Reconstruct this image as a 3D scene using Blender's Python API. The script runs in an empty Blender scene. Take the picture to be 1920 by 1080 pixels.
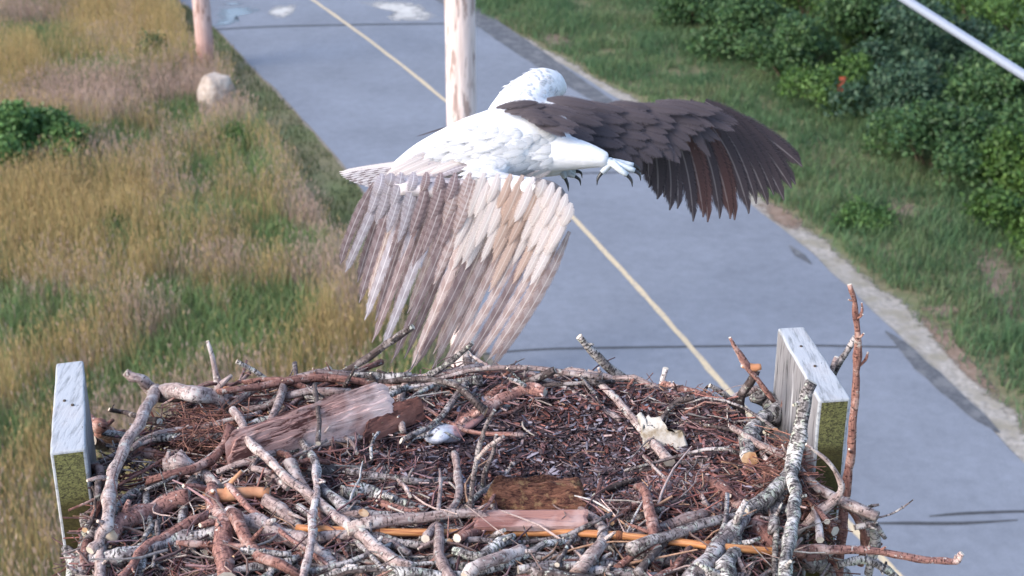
import bpy, bmesh, math, random
import numpy as np
from mathutils import Vector, Matrix, noise as mnoise

random.seed(7)
RNG = np.random.default_rng(11)
SC = bpy.context.scene
COL = SC.collection

# ------------------------------------------------------------------ camera, sky, sun, exposure
F = 2886.0                      # focal length in pixels of a 1920 px wide frame
PITCH = math.radians(25.0)
CAM = Vector((0.0, 0.0, 9.0))
CP, SP = math.cos(PITCH), math.sin(PITCH)

cam_d = bpy.data.cameras.new("camera")
cam = bpy.data.objects.new("camera", cam_d)
COL.objects.link(cam)
cam.location = CAM
cam.rotation_euler = (math.pi / 2 - PITCH, 0, 0)
cam_d.sensor_width = 36.0
cam_d.lens = F / 1920 * 36.0
cam_d.clip_start = 0.05
cam_d.clip_end = 2000
cam_d.dof.use_dof = True
cam_d.dof.focus_distance = 2.75
cam_d.dof.aperture_fstop = 8.5
SC.camera = cam

SUN_EL = math.radians(36)
SUN_AZ = math.radians(-118)     # measured from +Y towards +X: behind the camera, to the left
world = bpy.data.worlds.new("World")
SC.world = world
world.use_nodes = True
wn = world.node_tree
for n in list(wn.nodes):
    wn.nodes.remove(n)
w_out = wn.nodes.new("ShaderNodeOutputWorld")
w_bg = wn.nodes.new("ShaderNodeBackground")
w_sky = wn.nodes.new("ShaderNodeTexSky")
w_sky.sky_type = 'NISHITA'
w_sky.sun_disc = False
w_sky.sun_elevation = SUN_EL
w_sky.sun_rotation = SUN_AZ
w_sky.air_density = 1.0
w_sky.dust_density = 2.0
w_sky.ozone_density = 1.0
w_bg.inputs[1].default_value = 0.15
wn.links.new(w_sky.outputs[0], w_bg.inputs[0])
wn.links.new(w_bg.outputs[0], w_out.inputs[0])

sun_d = bpy.data.lights.new("sun", 'SUN')
sun_d.energy = 1.05
sun_d.angle = math.radians(32)
sun_d.color = (1.0, 0.93, 0.88)
sun = bpy.data.objects.new("sun", sun_d)
COL.objects.link(sun)
sdir = Vector((math.sin(SUN_AZ) * math.cos(SUN_EL), math.cos(SUN_AZ) * math.cos(SUN_EL), math.sin(SUN_EL)))
sun.rotation_euler = sdir.to_track_quat('Z', 'Y').to_euler()
sun.location = (-20, 10, 40)

SC.view_settings.view_transform = 'Standard'
SC.view_settings.look = 'None'
SC.view_settings.exposure = 1.65
SC.view_settings.gamma = 1.0
SC.view_settings.use_curve_mapping = False

# ------------------------------------------------------------------ geometry helpers
def ray(px, py):
    x = (px - 960) / F
    v = (540 - py) / F
    return Vector((x, CP + v * SP, -SP + v * CP))

def at_z(px, py, z=0.0):
    d = ray(px, py)
    return CAM + d * ((z - CAM.z) / d.z)

def at_y(px, py, Y):
    d = ray(px, py)
    return CAM + d * (Y / d.y)

def at_t(px, py, t):
    return CAM + ray(px, py) * t

def project(P):
    """world (n,3) -> reference pixel coordinates, used only to decide which plants grow where"""
    y = P[:, 1]; h = CAM.z - P[:, 2]
    fw = y * CP + h * SP
    up = y * SP - h * CP
    return 960 + P[:, 0] / fw * F, 540 - up / fw * F

def make_obj(name, verts, faces, mats, parent=None, matidx=None, smooth=False, uv=None, col=None):
    me = bpy.data.meshes.new(name)
    me.from_pydata([tuple(v) for v in verts] if not isinstance(verts, np.ndarray) else verts.tolist(), [], faces)
    for m in (mats if isinstance(mats, (list, tuple)) else [mats]):
        me.materials.append(m)
    if matidx is not None:
        me.polygons.foreach_set("material_index", matidx)
    if smooth:
        me.polygons.foreach_set("use_smooth", [True] * len(me.polygons))
    if uv is not None:
        lay = me.uv_layers.new(name="UVMap")
        lay.data.foreach_set("uv", np.asarray(uv, dtype=np.float32).ravel())
    if col is not None:
        a = me.color_attributes.new("Col", 'FLOAT_COLOR', 'POINT')
        a.data.foreach_set("color", np.asarray(col, dtype=np.float32).ravel())
    me.update()
    o = bpy.data.objects.new(name, me)
    COL.objects.link(o)
    if parent is not None:
        o.parent = parent
        o.matrix_parent_inverse = Matrix.Translation(-parent.location)
    return o

def fast_mesh(name, V, faces3, mat, col=None, parent=None, nper=3):
    """large triangle/quad soups through numpy"""
    me = bpy.data.meshes.new(name)
    nf = len(faces3)
    me.vertices.add(len(V)); me.loops.add(nf * nper); me.polygons.add(nf)
    me.vertices.foreach_set("co", np.ascontiguousarray(V, dtype=np.float32).ravel())
    me.loops.foreach_set("vertex_index", np.ascontiguousarray(faces3, dtype=np.int32).ravel())
    me.polygons.foreach_set("loop_start", np.arange(0, nf * nper, nper, dtype=np.int32))
    me.materials.append(mat)
    if col is not None:
        a = me.color_attributes.new("Col", 'FLOAT_COLOR', 'POINT')
        a.data.foreach_set("color", np.ascontiguousarray(col, dtype=np.float32).ravel())
    me.update(calc_edges=True)
    me.validate()
    o = bpy.data.objects.new(name, me)
    COL.objects.link(o)
    if parent is not None:
        o.parent = parent
        o.matrix_parent_inverse = Matrix.Translation(-parent.location)
    return o

def empty(name, loc, label=None, cat=None, group=None):
    o = bpy.data.objects.new(name, None)
    COL.objects.link(o)
    o.location = loc
    o.empty_display_size = 0.1
    return tag(o, label, cat, group)

def tag(o, label=None, cat=None, group=None, kind=None):
    if label: o["label"] = label
    if cat: o["category"] = cat
    if group: o["group"] = group
    if kind: o["kind"] = kind
    return o

def catmull(pts, n):
    pts = [Vector(p) for p in pts]
    if len(pts) == 2:
        return [pts[0].lerp(pts[1], i / n) for i in range(n + 1)]
    P = [pts[0] * 2 - pts[1]] + pts + [pts[-1] * 2 - pts[-2]]
    out = []
    m = len(pts) - 1
    for i in range(n + 1):
        s = i / n * m
        k = min(int(s), m - 1); u = s - k
        a, b, c, d = P[k], P[k + 1], P[k + 2], P[k + 3]
        out.append(0.5 * ((2 * b) + (c - a) * u + (2 * a - 5 * b + 4 * c - d) * u * u + (3 * b - a - 3 * c + d) * u ** 3))
    return out

def lerp_list(vals, n):
    m = len(vals) - 1
    if m == 0:
        return [vals[0]] * (n + 1)
    out = []
    for i in range(n + 1):
        s = i / n * m
        k = min(int(s), m - 1); u = s - k
        out.append(vals[k] * (1 - u) + vals[k + 1] * u)
    return out

class Tube:
    """one or more tapered, knotty tubes gathered into a mesh: bark = slot 0, cut wood = slot 1"""
    def __init__(self):
        self.v, self.f, self.m, self.uv = [], [], [], []
    def add(self, path, radii, sides=7, rough=0.12, cap=(1, 1), seed=0.0, flat=1.0, tilt=(0.0, 0.0)):
        n = len(path) - 1
        base = len(self.v)
        t0 = (path[1] - path[0]).normalized()
        ref = Vector((0, 0, 1)) if abs(t0.z) < 0.9 else Vector((1, 0, 0))
        nx = t0.cross(ref).normalized()
        dist = 0.0
        rows = []
        for i in range(n + 1):
            t = (path[min(i + 1, n)] - path[max(i - 1, 0)])
            t = t.normalized() if t.length > 1e-9 else t0
            nx = (nx - t * nx.dot(t)).normalized()
            ny = t.cross(nx)
            if i: dist += (path[i] - path[i - 1]).length
            rows.append(dist)
            for k in range(sides):
                a = 2 * math.pi * k / sides
                dirv = nx * math.cos(a) + ny * math.sin(a) * flat
                q = path[i] * 1.0 + dirv * radii[i]
                nz = mnoise.noise(Vector((q.x * 38 + seed, q.y * 38, q.z * 38)))
                nz += 0.6 * mnoise.noise(Vector((q.x * 110, q.y * 110 + seed, q.z * 110)))
                p = path[i] + dirv * radii[i] * (1 + rough * nz)
                if i == 0: p = p + t * (tilt[0] * radii[0] * math.cos(a))
                if i == n: p = p + t * (tilt[1] * radii[n] * math.cos(a + 1))
                self.v.append(p)
        circ = 2 * math.pi * max(radii)
        for i in range(n):
            for k in range(sides):
                k2 = (k + 1) % sides
                self.f.append((base + i * sides + k, base + i * sides + k2, base + (i + 1) * sides + k2, base + (i + 1) * sides + k))
                self.m.append(0)
                u0, u1 = k / sides * circ, (k + 1) / sides * circ
                self.uv += [(u0, rows[i]), (u1, rows[i]), (u1, rows[i + 1]), (u0, rows[i + 1])]
        for e, i in ((0, 0), (1, n)):
            idx = [base + i * sides + k for k in range(sides)]
            if e == 0: idx = idx[::-1]
            self.f.append(tuple(idx)); self.m.append(1 if cap[e] else 0)
            self.uv += [(0.5 + 0.01 * math.cos(2 * math.pi * k / sides), 0.5 + 0.01 * math.sin(2 * math.pi * k / sides)) for k in range(sides)]
    def build(self, name, mats, parent=None, smooth=True):
        o = make_obj(name, self.v, self.f, mats, parent, self.m, False, self.uv)
        if smooth:
            sm = [m == 0 for m in self.m]
            o.data.polygons.foreach_set("use_smooth", sm)
        return o

def box_verts(cx, cy, cz, sx, sy, sz):
    return [Vector((cx + sx * a / 2, cy + sy * b / 2, cz + sz * c / 2)) for a, b, c in
            ((-1, -1, -1), (1, -1, -1), (1, 1, -1), (-1, 1, -1), (-1, -1, 1), (1, -1, 1), (1, 1, 1), (-1, 1, 1))]

# smooth 2-D value noise
_LAT = RNG.random((64, 64))
def vnoise(x, y, s):
    x = np.asarray(x) * s + 31.7; y = np.asarray(y) * s + 17.3
    xi = np.floor(x).astype(int); yi = np.floor(y).astype(int)
    fx = x - xi; fy = y - yi
    fx = fx * fx * (3 - 2 * fx); fy = fy * fy * (3 - 2 * fy)
    g = lambda a, b: _LAT[a % 64, b % 64]
    return (g(xi, yi) * (1 - fx) + g(xi + 1, yi) * fx) * (1 - fy) + (g(xi, yi + 1) * (1 - fx) + g(xi + 1, yi + 1) * fx) * fy

def in_poly(x, y, poly):
    inside = np.zeros(len(x), bool)
    n = len(poly)
    j = n - 1
    for i in range(n):
        xi, yi = poly[i][0], poly[i][1]; xj, yj = poly[j][0], poly[j][1]
        c = ((yi > y) != (yj > y)) & (x < (xj - xi) * (y - yi) / (yj - yi + 1e-12) + xi)
        inside ^= c
        j = i
    return inside

# ------------------------------------------------------------------ materials
def new_mat(name, rough=0.8, spec=0.3):
    m = bpy.data.materials.new(name)
    m.use_nodes = True
    nt = m.node_tree
    b = nt.nodes["Principled BSDF"]
    b.inputs["Roughness"].default_value = rough
    b.inputs["Specular IOR Level"].default_value = spec
    return m, nt, b

def N(nt, typ, **kw):
    n = nt.nodes.new(typ)
    for k, v in kw.items():
        setattr(n, k, v)
    return n

def noise_tex(nt, vec, scale, detail=4, rough=0.6, dist=0.0):
    n = N(nt, "ShaderNodeTexNoise")
    n.inputs["Scale"].default_value = scale
    n.inputs["Detail"].default_value = detail
    n.inputs["Roughness"].default_value = rough
    n.inputs["Distortion"].default_value = dist
    if vec is not None: nt.links.new(vec, n.inputs["Vector"])
    return n.outputs["Fac"]

def ramp(nt, fac, stops, interp='LINEAR'):
    r = N(nt, "ShaderNodeValToRGB")
    r.color_ramp.interpolation = interp
    e = r.color_ramp.elements
    while len(e) < len(stops): e.new(0.5)
    for el, (p, c) in zip(e, stops):
        el.position = p
        el.color = (c, c, c, 1) if isinstance(c, (int, float)) else (*c, 1)
    nt.links.new(fac, r.inputs[0])
    return r.outputs[0]

def mix(nt, fac, a, b, mode='MIX'):
    m = N(nt, "ShaderNodeMix", data_type='RGBA', blend_type=mode)
    for sock, val in ((m.inputs[0], fac), (m.inputs[6], a), (m.inputs[7], b)):
        if isinstance(val, (int, float)): sock.default_value = val
        elif isinstance(val, (tuple, list)): sock.default_value = (*val, 1)
        else: nt.links.new(val, sock)
    return m.outputs[2]

def math_n(nt, op, a, b=0.0):
    m = N(nt, "ShaderNodeMath", operation=op)
    for sock, val in ((m.inputs[0], a), (m.inputs[1], b)):
        if isinstance(val, (int, float)): sock.default_value = val
        else: nt.links.new(val, sock)
    return m.outputs[0]

def bump(nt, bsdf, h, strength=0.4, dist=0.01):
    b = N(nt, "ShaderNodeBump")
    b.inputs["Strength"].default_value = strength
    b.inputs["Distance"].default_value = dist
    nt.links.new(h, b.inputs["Height"])
    nt.links.new(b.outputs[0], bsdf.inputs["Normal"])

def mapping(nt, vec, scale):
    m = N(nt, "ShaderNodeMapping")
    m.inputs["Scale"].default_value = scale
    nt.links.new(vec, m.inputs["Vector"])
    return m.outputs[0]

def coords(nt, kind="Object"):
    return N(nt, "ShaderNodeTexCoord").outputs[kind]

def plant_mat(name, trans=0.35, rough=0.65, gain=1.0):
    m, nt, b = new_mat(name, rough, 0.25)
    a = N(nt, "ShaderNodeAttribute", attribute_name="Col")
    c = a.outputs["Color"]
    nt.links.new(c, b.inputs["Base Color"])
    t = N(nt, "ShaderNodeBsdfTranslucent")
    nt.links.new(c, t.inputs["Color"])
    ms = N(nt, "ShaderNodeMixShader")
    ms.inputs[0].default_value = trans
    out = nt.nodes["Material Output"]
    nt.links.new(b.outputs[0], ms.inputs[1]); nt.links.new(t.outputs[0], ms.inputs[2])
    nt.links.new(ms.outputs[0], out.inputs[0])
    return m

def bark_mat(name, base, dark, pale, lichen=0.35, pale_amt=0.5, crack=0.5, uvs=(60, 14), lich_col=(0.40, 0.42, 0.36)):
    m, nt, b = new_mat(name, 0.85, 0.2)
    uv = coords(nt, "UV"); ob = coords(nt, "Object")
    info = N(nt, "ShaderNodeObjectInfo").outputs["Random"]
    add = N(nt, "ShaderNodeVectorMath", operation='ADD')
    cmb = N(nt, "ShaderNodeCombineXYZ")
    nt.links.new(math_n(nt, 'MULTIPLY', info, 37.0), cmb.inputs[0]); nt.links.new(math_n(nt, 'MULTIPLY', info, 11.0), cmb.inputs[1])
    nt.links.new(uv, add.inputs[0]); nt.links.new(cmb.outputs[0], add.inputs[1])
    g = noise_tex(nt, mapping(nt, add.outputs[0], (uvs[0], uvs[1], 1)), 3.0, 5, 0.65)
    col = mix(nt, ramp(nt, g, [(0.36, 0.0), (0.62, 1.0)]), dark, base)
    n2 = noise_tex(nt, ob, 26, 4, 0.6)
    col = mix(nt, ramp(nt, n2, [(0.62 - 0.25 * pale_amt, 0.0), (0.72 - 0.2 * pale_amt, 1.0)]), col, pale)
    n3 = noise_tex(nt, ob, 75, 3, 0.7)
    col = mix(nt, ramp(nt, n3, [(0.66 - 0.2 * lichen, 0.0), (0.70 - 0.2 * lichen, 1.0)]), col, lich_col)
    # short dark scars and cracks across the bark
    n4 = noise_tex(nt, mapping(nt, add.outputs[0], (34, 120, 1)), 2.0, 3, 0.7)
    sc = ramp(nt, n4, [(0.60 - 0.1 * crack, 0.0), (0.66 - 0.1 * crack, 1.0)])
    col = mix(nt, math_n(nt, 'MULTIPLY', sc, 0.85), col, tuple(x * 0.25 for x in dark))
    # each stick a little lighter or darker
    col = mix(nt, 1.0, col, ramp(nt, info, [(0.0, (0.66, 0.62, 0.64)), (0.5, (1.0, 0.96, 0.95)), (1.0, (1.18, 1.18, 1.2))]), 'MULTIPLY')
    nt.links.new(col, b.inputs["Base Color"])
    h = math_n(nt, 'SUBTRACT', g, math_n(nt, 'MULTIPLY', sc, 0.7))
    bump(nt, b, h, 0.6, 0.004)
    return m

def wood_mat(name, base, dark, pale, along=(6, 60, 60), rough=0.75, kind="Object"):
    m, nt, b = new_mat(name, rough, 0.25)
    ob = coords(nt, kind)
    g = noise_tex(nt, mapping(nt, ob, along), 1.6, 6, 0.65, 0.4)
    col = mix(nt, ramp(nt, g, [(0.32, 0.0), (0.55, 0.8), (0.8, 1.0)]), dark, base)
    n2 = noise_tex(nt, ob, 9, 4, 0.6)
    col = mix(nt, ramp(nt, n2, [(0.45, 0.0), (0.66, 0.9)]), col, pale)
    nt.links.new(col, b.inputs["Base Color"])
    bump(nt, b, g, 0.6, 0.004)
    return m

def asphalt_mat():
    m, nt, b = new_mat("asphalt", 0.82, 0.3)
    ob = coords(nt)
    fine = noise_tex(nt, ob, 60, 4, 0.8)
    mid = noise_tex(nt, ob, 6, 5, 0.7)
    big = noise_tex(nt, ob, 0.5, 4, 0.55)
    c = mix(nt, ramp(nt, fine, [(0.3, 0.0), (0.7, 1.0)]), (0.122, 0.135, 0.163), (0.168, 0.185, 0.220))
    c = mix(nt, 1.0, c, ramp(nt, mid, [(0.3, 0.88), (0.7, 1.08)]), 'MULTIPLY')
    c = mix(nt, 1.0, c, ramp(nt, big, [(0.3, 0.86), (0.7, 1.10)]), 'MULTIPLY')
    sp = noise_tex(nt, ob, 130, 2, 0.5)
    c = mix(nt, ramp(nt, sp, [(0.70, 0.0), (0.74, 0.7)]), c, (0.42, 0.42, 0.43))
    nt.links.new(c, b.inputs["Base Color"])
    bump(nt, b, fine, 0.3, 0.004)
    return m

def simple_noise_mat(name, c1, c2, scale, rough=0.9, bump_s=0.5, bd=0.02, c3=None, s3=1.5, spec=0.2):
    m, nt, b = new_mat(name, rough, spec)
    ob = coords(nt)
    f = noise_tex(nt, ob, scale, 6, 0.7)
    c = mix(nt, ramp(nt, f, [(0.35, 0.0), (0.65, 1.0)]), c1, c2)
    if c3:
        c = mix(nt, ramp(nt, noise_tex(nt, ob, s3, 4, 0.6), [(0.48, 0.0), (0.62, 1.0)]), c, c3)
    nt.links.new(c, b.inputs["Base Color"])
    bump(nt, b, f, bump_s, bd)
    return m

M = {}
M['soil'] = simple_noise_mat("soil", (0.10, 0.095, 0.055), (0.17, 0.155, 0.09), 7, c3=(0.11, 0.13, 0.06), s3=0.6)
M['sand'] = simple_noise_mat("sandy_shoulder", (0.19, 0.172, 0.15), (0.35, 0.325, 0.295), 12, bump_s=0.8, bd=0.03, c3=(0.22, 0.20, 0.16), s3=3.0)
M['bare'] = simple_noise_mat("bare_earth", (0.14, 0.095, 0.07), (0.22, 0.165, 0.13), 8, bump_s=0.8, bd=0.03)
M['edge'] = simple_noise_mat("edge_soil", (0.14, 0.125, 0.10), (0.24, 0.22, 0.19), 9)
M['asphalt'] = asphalt_mat()
M['tar'] = simple_noise_mat("tar", (0.022, 0.023, 0.026), (0.05, 0.05, 0.055), 14, rough=0.6, bump_s=0.2, bd=0.005)
M['patch'] = simple_noise_mat("fresh_asphalt", (0.055, 0.058, 0.066), (0.10, 0.104, 0.115), 22, rough=0.8, bump_s=0.2, bd=0.004, c3=(0.12, 0.122, 0.13), s3=5)
M['seam'] = simple_noise_mat("dark_seal", (0.03, 0.031, 0.035), (0.06, 0.061, 0.066), 20, rough=0.7, bump_s=0.2, bd=0.004)
M['dapple_gravel'] = simple_noise_mat("sun_dapple_and_gravel", (0.30, 0.295, 0.285), (0.44, 0.43, 0.41), 5, bump_s=0.2, bd=0.01)  # pale tone for the painted sun dapples, shared with the real gravel patch

def line_mat():
    m, nt, b = new_mat("yellow_paint", 0.7, 0.3)
    ob = coords(nt)
    f = noise_tex(nt, ob, 24, 5, 0.7)
    c = mix(nt, ramp(nt, f, [(0.34, 0.0), (0.5, 1.0)]), (0.24, 0.225, 0.21), (0.46, 0.37, 0.24))
    nt.links.new(c, b.inputs["Base Color"])
    return m
M['line'] = line_mat()

def water_mat():
    m, nt, b = new_mat("puddle_water", 0.06, 0.5)
    b.inputs["Base Color"].default_value = (0.09, 0.095, 0.10, 1)
    ob = coords(nt)
    bump(nt, b, noise_tex(nt, ob, 5, 2, 0.5), 0.05, 0.01)
    return m
M['puddle'] = water_mat()
M['plant'] = plant_mat("grass_blades", 0.45)
M['leaf'] = plant_mat("leaves", 0.3, 0.5)
M['twigbark'] = simple_noise_mat("shrub_stem", (0.06, 0.045, 0.03), (0.13, 0.10, 0.07), 20)
M['rock'] = simple_noise_mat("granite", (0.30, 0.25, 0.215), (0.46, 0.40, 0.35), 8, bump_s=1.0, bd=0.05, c3=(0.27, 0.215, 0.18), s3=5)

def pole_mat(name, a, bcol, scar, baseband=None):
    m, nt, b = new_mat(name, 0.85, 0.15)
    ob = coords(nt)
    g = noise_tex(nt, mapping(nt, ob, (22, 22, 1.2)), 1.5, 5, 0.65)
    c = mix(nt, ramp(nt, g, [(0.35, 0.0), (0.6, 1.0)]), a, bcol)
    s = noise_tex(nt, mapping(nt, ob, (13, 13, 2.4)), 1.3, 3, 0.55)
    sm = ramp(nt, s, [(0.56, 0.0), (0.615, 1.0)])
    c = mix(nt, math_n(nt, 'MULTIPLY', sm, 0.8), c, scar)
    if baseband:
        z = N(nt, "ShaderNodeSeparateXYZ"); nt.links.new(ob, z.inputs[0])
        zz = math_n(nt, 'ADD', z.outputs[2], math_n(nt, 'MULTIPLY', g, 0.5))
        c = mix(nt, ramp(nt, math_n(nt, 'DIVIDE', zz, 3.0), [(0.15, 0.75), (0.45, 0.0)]), c, baseband)
    nt.links.new(c, b.inputs["Base Color"])
    bump(nt, b, math_n(nt, 'SUBTRACT', g, sm), 0.6, 0.02)
    return m
M['pole_near'] = pole_mat("pale_pole_wood", (0.47, 0.375, 0.355), (0.64, 0.54, 0.52), (0.27, 0.19, 0.17))
M['pole_far'] = pole_mat("brown_pole_wood", (0.38, 0.26, 0.24), (0.54, 0.40, 0.37), (0.20, 0.12, 0.10), (0.28, 0.13, 0.10))
M['cable'] = new_mat("cable_jacket", 0.35, 0.5)[0]
M['cable'].node_tree.nodes["Principled BSDF"].inputs["Base Color"].default_value = (0.20, 0.225, 0.28, 1)

# ------------------------------------------------------------------ the setting
g = 260.0
gv, gf = [], []
NG = 26
for j in range(NG + 1):
    for i in range(NG + 1):
        gv.append(Vector((-g + 2 * g * i / NG, -g + 2 * g * j / NG, 0)))
for j in range(NG):
    for i in range(NG):
        a = j * (NG + 1) + i
        gf.append((a, a + 1, a + NG + 2, a + NG + 1))
tag(make_obj("ground", gv, gf, M['soil']), kind="structure")

L_PX = [(330, 0), (368, 25), (412, 62), (470, 125), (530, 186), (590, 250), (640, 308), (700, 385), (780, 490), (870, 610), (970, 755), (1065, 900), (1160, 1060)]
R_PX = [(818, 0), (905, 40), (1000, 92), (1090, 146), (1175, 200), (1290, 288), (1400, 378), (1500, 460), (1600, 552), (1700, 648), (1800, 748), (1920, 868), (2100, 1060)]
C_PX = [(583, 0), (640, 40), (700, 84), (770, 138), (840, 196), (940, 280), (1035, 370), (1110, 450), (1200, 548), (1280, 638), (1370, 742), (1500, 890), (1680, 1080)]

def ground_line(pxs, n=60, ext=(45, 30)):
    w = [at_z(*p) for p in pxs]
    w[:0] = [w[0] + (w[0] - w[2]).normalized() * ext[0]]
    w.append(w[-1] + (w[-1] - w[-3]).normalized() * ext[1])
    out = [w[0]] + catmull(w[1:-1], n) + [w[-1]]
    return out
LW, RW, CW = ground_line(L_PX), ground_line(R_PX), ground_line(C_PX)

def strip(name, A, B, z, mat, mid=0, kind="structure"):
    v, f = [], []
    for a, b in zip(A, B):
        for k in range(mid + 2):
            p = a.lerp(b, k / (mid + 1)); v.append(Vector((p.x, p.y, z)))
    w = mid + 2
    for i in range(len(A) - 1):
        for k in range(mid + 1):
            f.append((i * w + k, i * w + k + 1, (i + 1) * w + k + 1, (i + 1) * w + k))
    return tag(make_obj(name, v, f, mat), kind=kind)

def wobble(P, amp, s, seed):
    out = []
    for i, p in enumerate(P):
        t = (P[min(i + 1, len(P) - 1)] - P[max(i - 1, 0)]).normalized()
        nrm = Vector((-t.y, t.x, 0))
        out.append(p + nrm * amp * mnoise.noise(Vector((p.x * s + seed, p.y * s, seed))))
    return out

def offset(P, d):
    out = []
    for i, p in enumerate(P):
        t = (P[min(i + 1, len(P) - 1)] - P[max(i - 1, 0)]).normalized()
        out.append(p + Vector((-t.y, t.x, 0)) * d)
    return out

def resample(P, step=0.25):
    out = [P[0]]
    for a, b in zip(P[:-1], P[1:]):
        n = max(1, int((b - a).length / step))
        out += [a.lerp(b, k / n) for k in range(1, n + 1)]
    return out

def near_part(P):
    return [p for p in P if p.y < 75]

LWr = wobble(near_part(resample(LW, 0.3)), 0.06, 1.2, 3.0)
RWr = wobble(near_part(resample(RW, 0.3)), 0.07, 1.1, 8.0)
def by_fraction(P, n):
    d = [0.0]
    for a, b in zip(P[:-1], P[1:]): d.append(d[-1] + (b - a).length)
    out = []
    k = 0
    for i in range(n + 1):
        s = d[-1] * i / n
        while k < len(P) - 2 and d[k + 1] < s: k += 1
        u = (s - d[k]) / max(1e-9, d[k + 1] - d[k])
        out.append(P[k].lerp(P[k + 1], max(0, min(1, u))))
    return out
strip("road", by_fraction(LWr, 300), by_fraction(RWr, 300), 0.030, M['asphalt'], 3)
# sandy shoulder on the right, ragged towards the grass
sh_in = resample(RW, 0.2)
# offset sign: towards +x side
sgn = 1.0 if (offset(sh_in, 1.0)[40].x > sh_in[40].x) else -1.0
def sh_w(p):
    px, py = project(np.array([[p.x, p.y, 0.0]]))
    return float(np.interp(py[0], [0, 60, 200, 420, 560, 640, 760, 900], [0.18, 0.28, 0.42, 0.46, 0.66, 0.74, 0.6, 0.62]))
shA = offset(sh_in, -0.15 * sgn)
shB = []
for i, (p, q) in enumerate(zip(sh_in, offset(sh_in, sgn))):
    w = sh_w(p) * (1 + 0.45 * mnoise.noise(Vector((p.x * 1.7, p.y * 1.7, 4))) + 0.2 * mnoise.noise(Vector((p.x * 3, p.y * 3, 9))))
    shB.append(p + (q - p) * w)
sh = strip("sandy_shoulder", shA, shB, 0.012, M['sand'], 2)
ca = sh.data.color_attributes.new("Col", 'FLOAT_COLOR', 'POINT')
ca.data.foreach_set("color", np.tile(np.array([[1.2] * 3 + [1], [1.2] * 3 + [1], [0.85] * 3 + [1], [0.05] * 3 + [1]], dtype=np.float32), (len(shA), 1)).ravel())
# thin sandy edge on the left
sl = resample(LW, 0.25)
slB = [p + (q - p) * (0.03 + 0.07 * mnoise.noise(Vector((p.x * 2, p.y * 2, 1)))) for p, q in zip(sl, offset(sl, -sgn))]
strip("road_edge_soil", offset(sl, 0.12 * sgn), slB, 0.010, M['edge'], 1)

# painted centre line, worn
c = near_part(resample(CW, 0.3))
strip("centre_line", wobble(offset(c, -0.040), 0.02, 3, 1), wobble(offset(c, 0.040), 0.02, 3, 5), 0.034, M['line'])

def px_strip(name, pts, widths, z, mat, step=0.12, rag=0.25):
    w = [at_z(*p) for p in pts]
    P = catmull(w, max(6, int(sum((b - a).length for a, b in zip(w[:-1], w[1:])) / step)))
    W = lerp_list(widths, len(P) - 1)
    A, B = [], []
    for i, p in enumerate(P):
        t = (P[min(i + 1, len(P) - 1)] - P[max(i - 1, 0)]).normalized()
        nrm = Vector((-t.y, t.x, 0))
        r1 = 1 + rag * mnoise.noise(Vector((p.x * 4, p.y * 4, 2))); r2 = 1 + rag * mnoise.noise(Vector((p.x * 4, p.y * 4, 7)))
        A.append(p + nrm * W[i] / 2 * r1); B.append(p - nrm * W[i] / 2 * r2)
    return strip(name, A, B, z, mat)

px_strip("crack_seal", [(404, 58), (500, 53), (620, 50), (740, 48), (850, 47), (905, 47)], [0.10, 0.11, 0.10, 0.10], 0.0335, M['seam'])
px_strip("crack_seal", [(655, 346), (760, 340), (900, 334), (1060, 329), (1200, 326), (1330, 322)], [0.05, 0.055, 0.05], 0.0335, M['seam'])
px_strip("crack_seal", [(905, 668), (1000, 660), (1100, 657), (1300, 654), (1500, 652), (1682, 655)], [0.04, 0.055, 0.05, 0.05], 0.0335, M['seam'])
px_strip("crack_seal", [(1640, 986), (1700, 986), (1800, 986), (1908, 980)], [0.035, 0.06, 0.06, 0.02], 0.0335, M['seam'])
px_strip("crack_seal", [(1742, 973), (1800, 968), (1900, 964), (1960, 965)], [0.02, 0.05, 0.05, 0.04], 0.0335, M['seam'])
px_strip("road_patch", [(800, -22), (880, 25), (960, 78), (1050, 140), (1130, 192), (1210, 248), (1290, 300)], [0.5, 0.62, 0.58, 0.5, 0.36, 0.2, 0.04], 0.0345, M['patch'], rag=0.12)
px_strip("road_patch", [(1480, 464), (1500, 482), (1522, 500)], [0.03, 0.16, 0.02], 0.0345, M['patch'])
px_strip("road_patch", [(1660, 625), (1690, 650), (1730, 692), (1780, 738), (1830, 782), (1872, 815)], [0.03, 0.17, 0.24, 0.22, 0.2, 0.03], 0.0345, M['patch'])

def blob_sheet(name, pts, z, mat, kind="structure", seed=0):
    """thin sheet of loose material; vertex alpha thins it out towards its ragged rim"""
    w = [at_z(*p) for p in pts]
    P = catmull(w + [w[0]], 90)[:-1]
    cen = sum(P, Vector()) / len(P)
    P = [cen + (p - cen) * (1.12 + 0.16 * mnoise.noise(Vector((p.x * 2.5, p.y * 2.5, seed))) + 0.10 * mnoise.noise(Vector((p.x * 8, p.y * 8, seed)))) for p in P]
    n = len(P)
    v = [Vector((cen.x, cen.y, z))]; col = [(1, 1, 1, 1)]
    for k, a in ((0.30, 0.92), (0.7, 0.6), (1.15, 0.0)):
        for p in P:
            q = cen.lerp(p, k); v.append(Vector((q.x, q.y, z))); col.append((a, a, a, 1))
    f = [(0, 1 + i, 1 + (i + 1) % n) for i in range(n)]
    for r in range(2):
        for i in range(n):
            j = (i + 1) % n
            f.append((1 + r * n + i, 1 + (r + 1) * n + i, 1 + (r + 1) * n + j, 1 + r * n + j))
    return tag(make_obj(name, v, f, mat, col=col), kind=kind)

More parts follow.
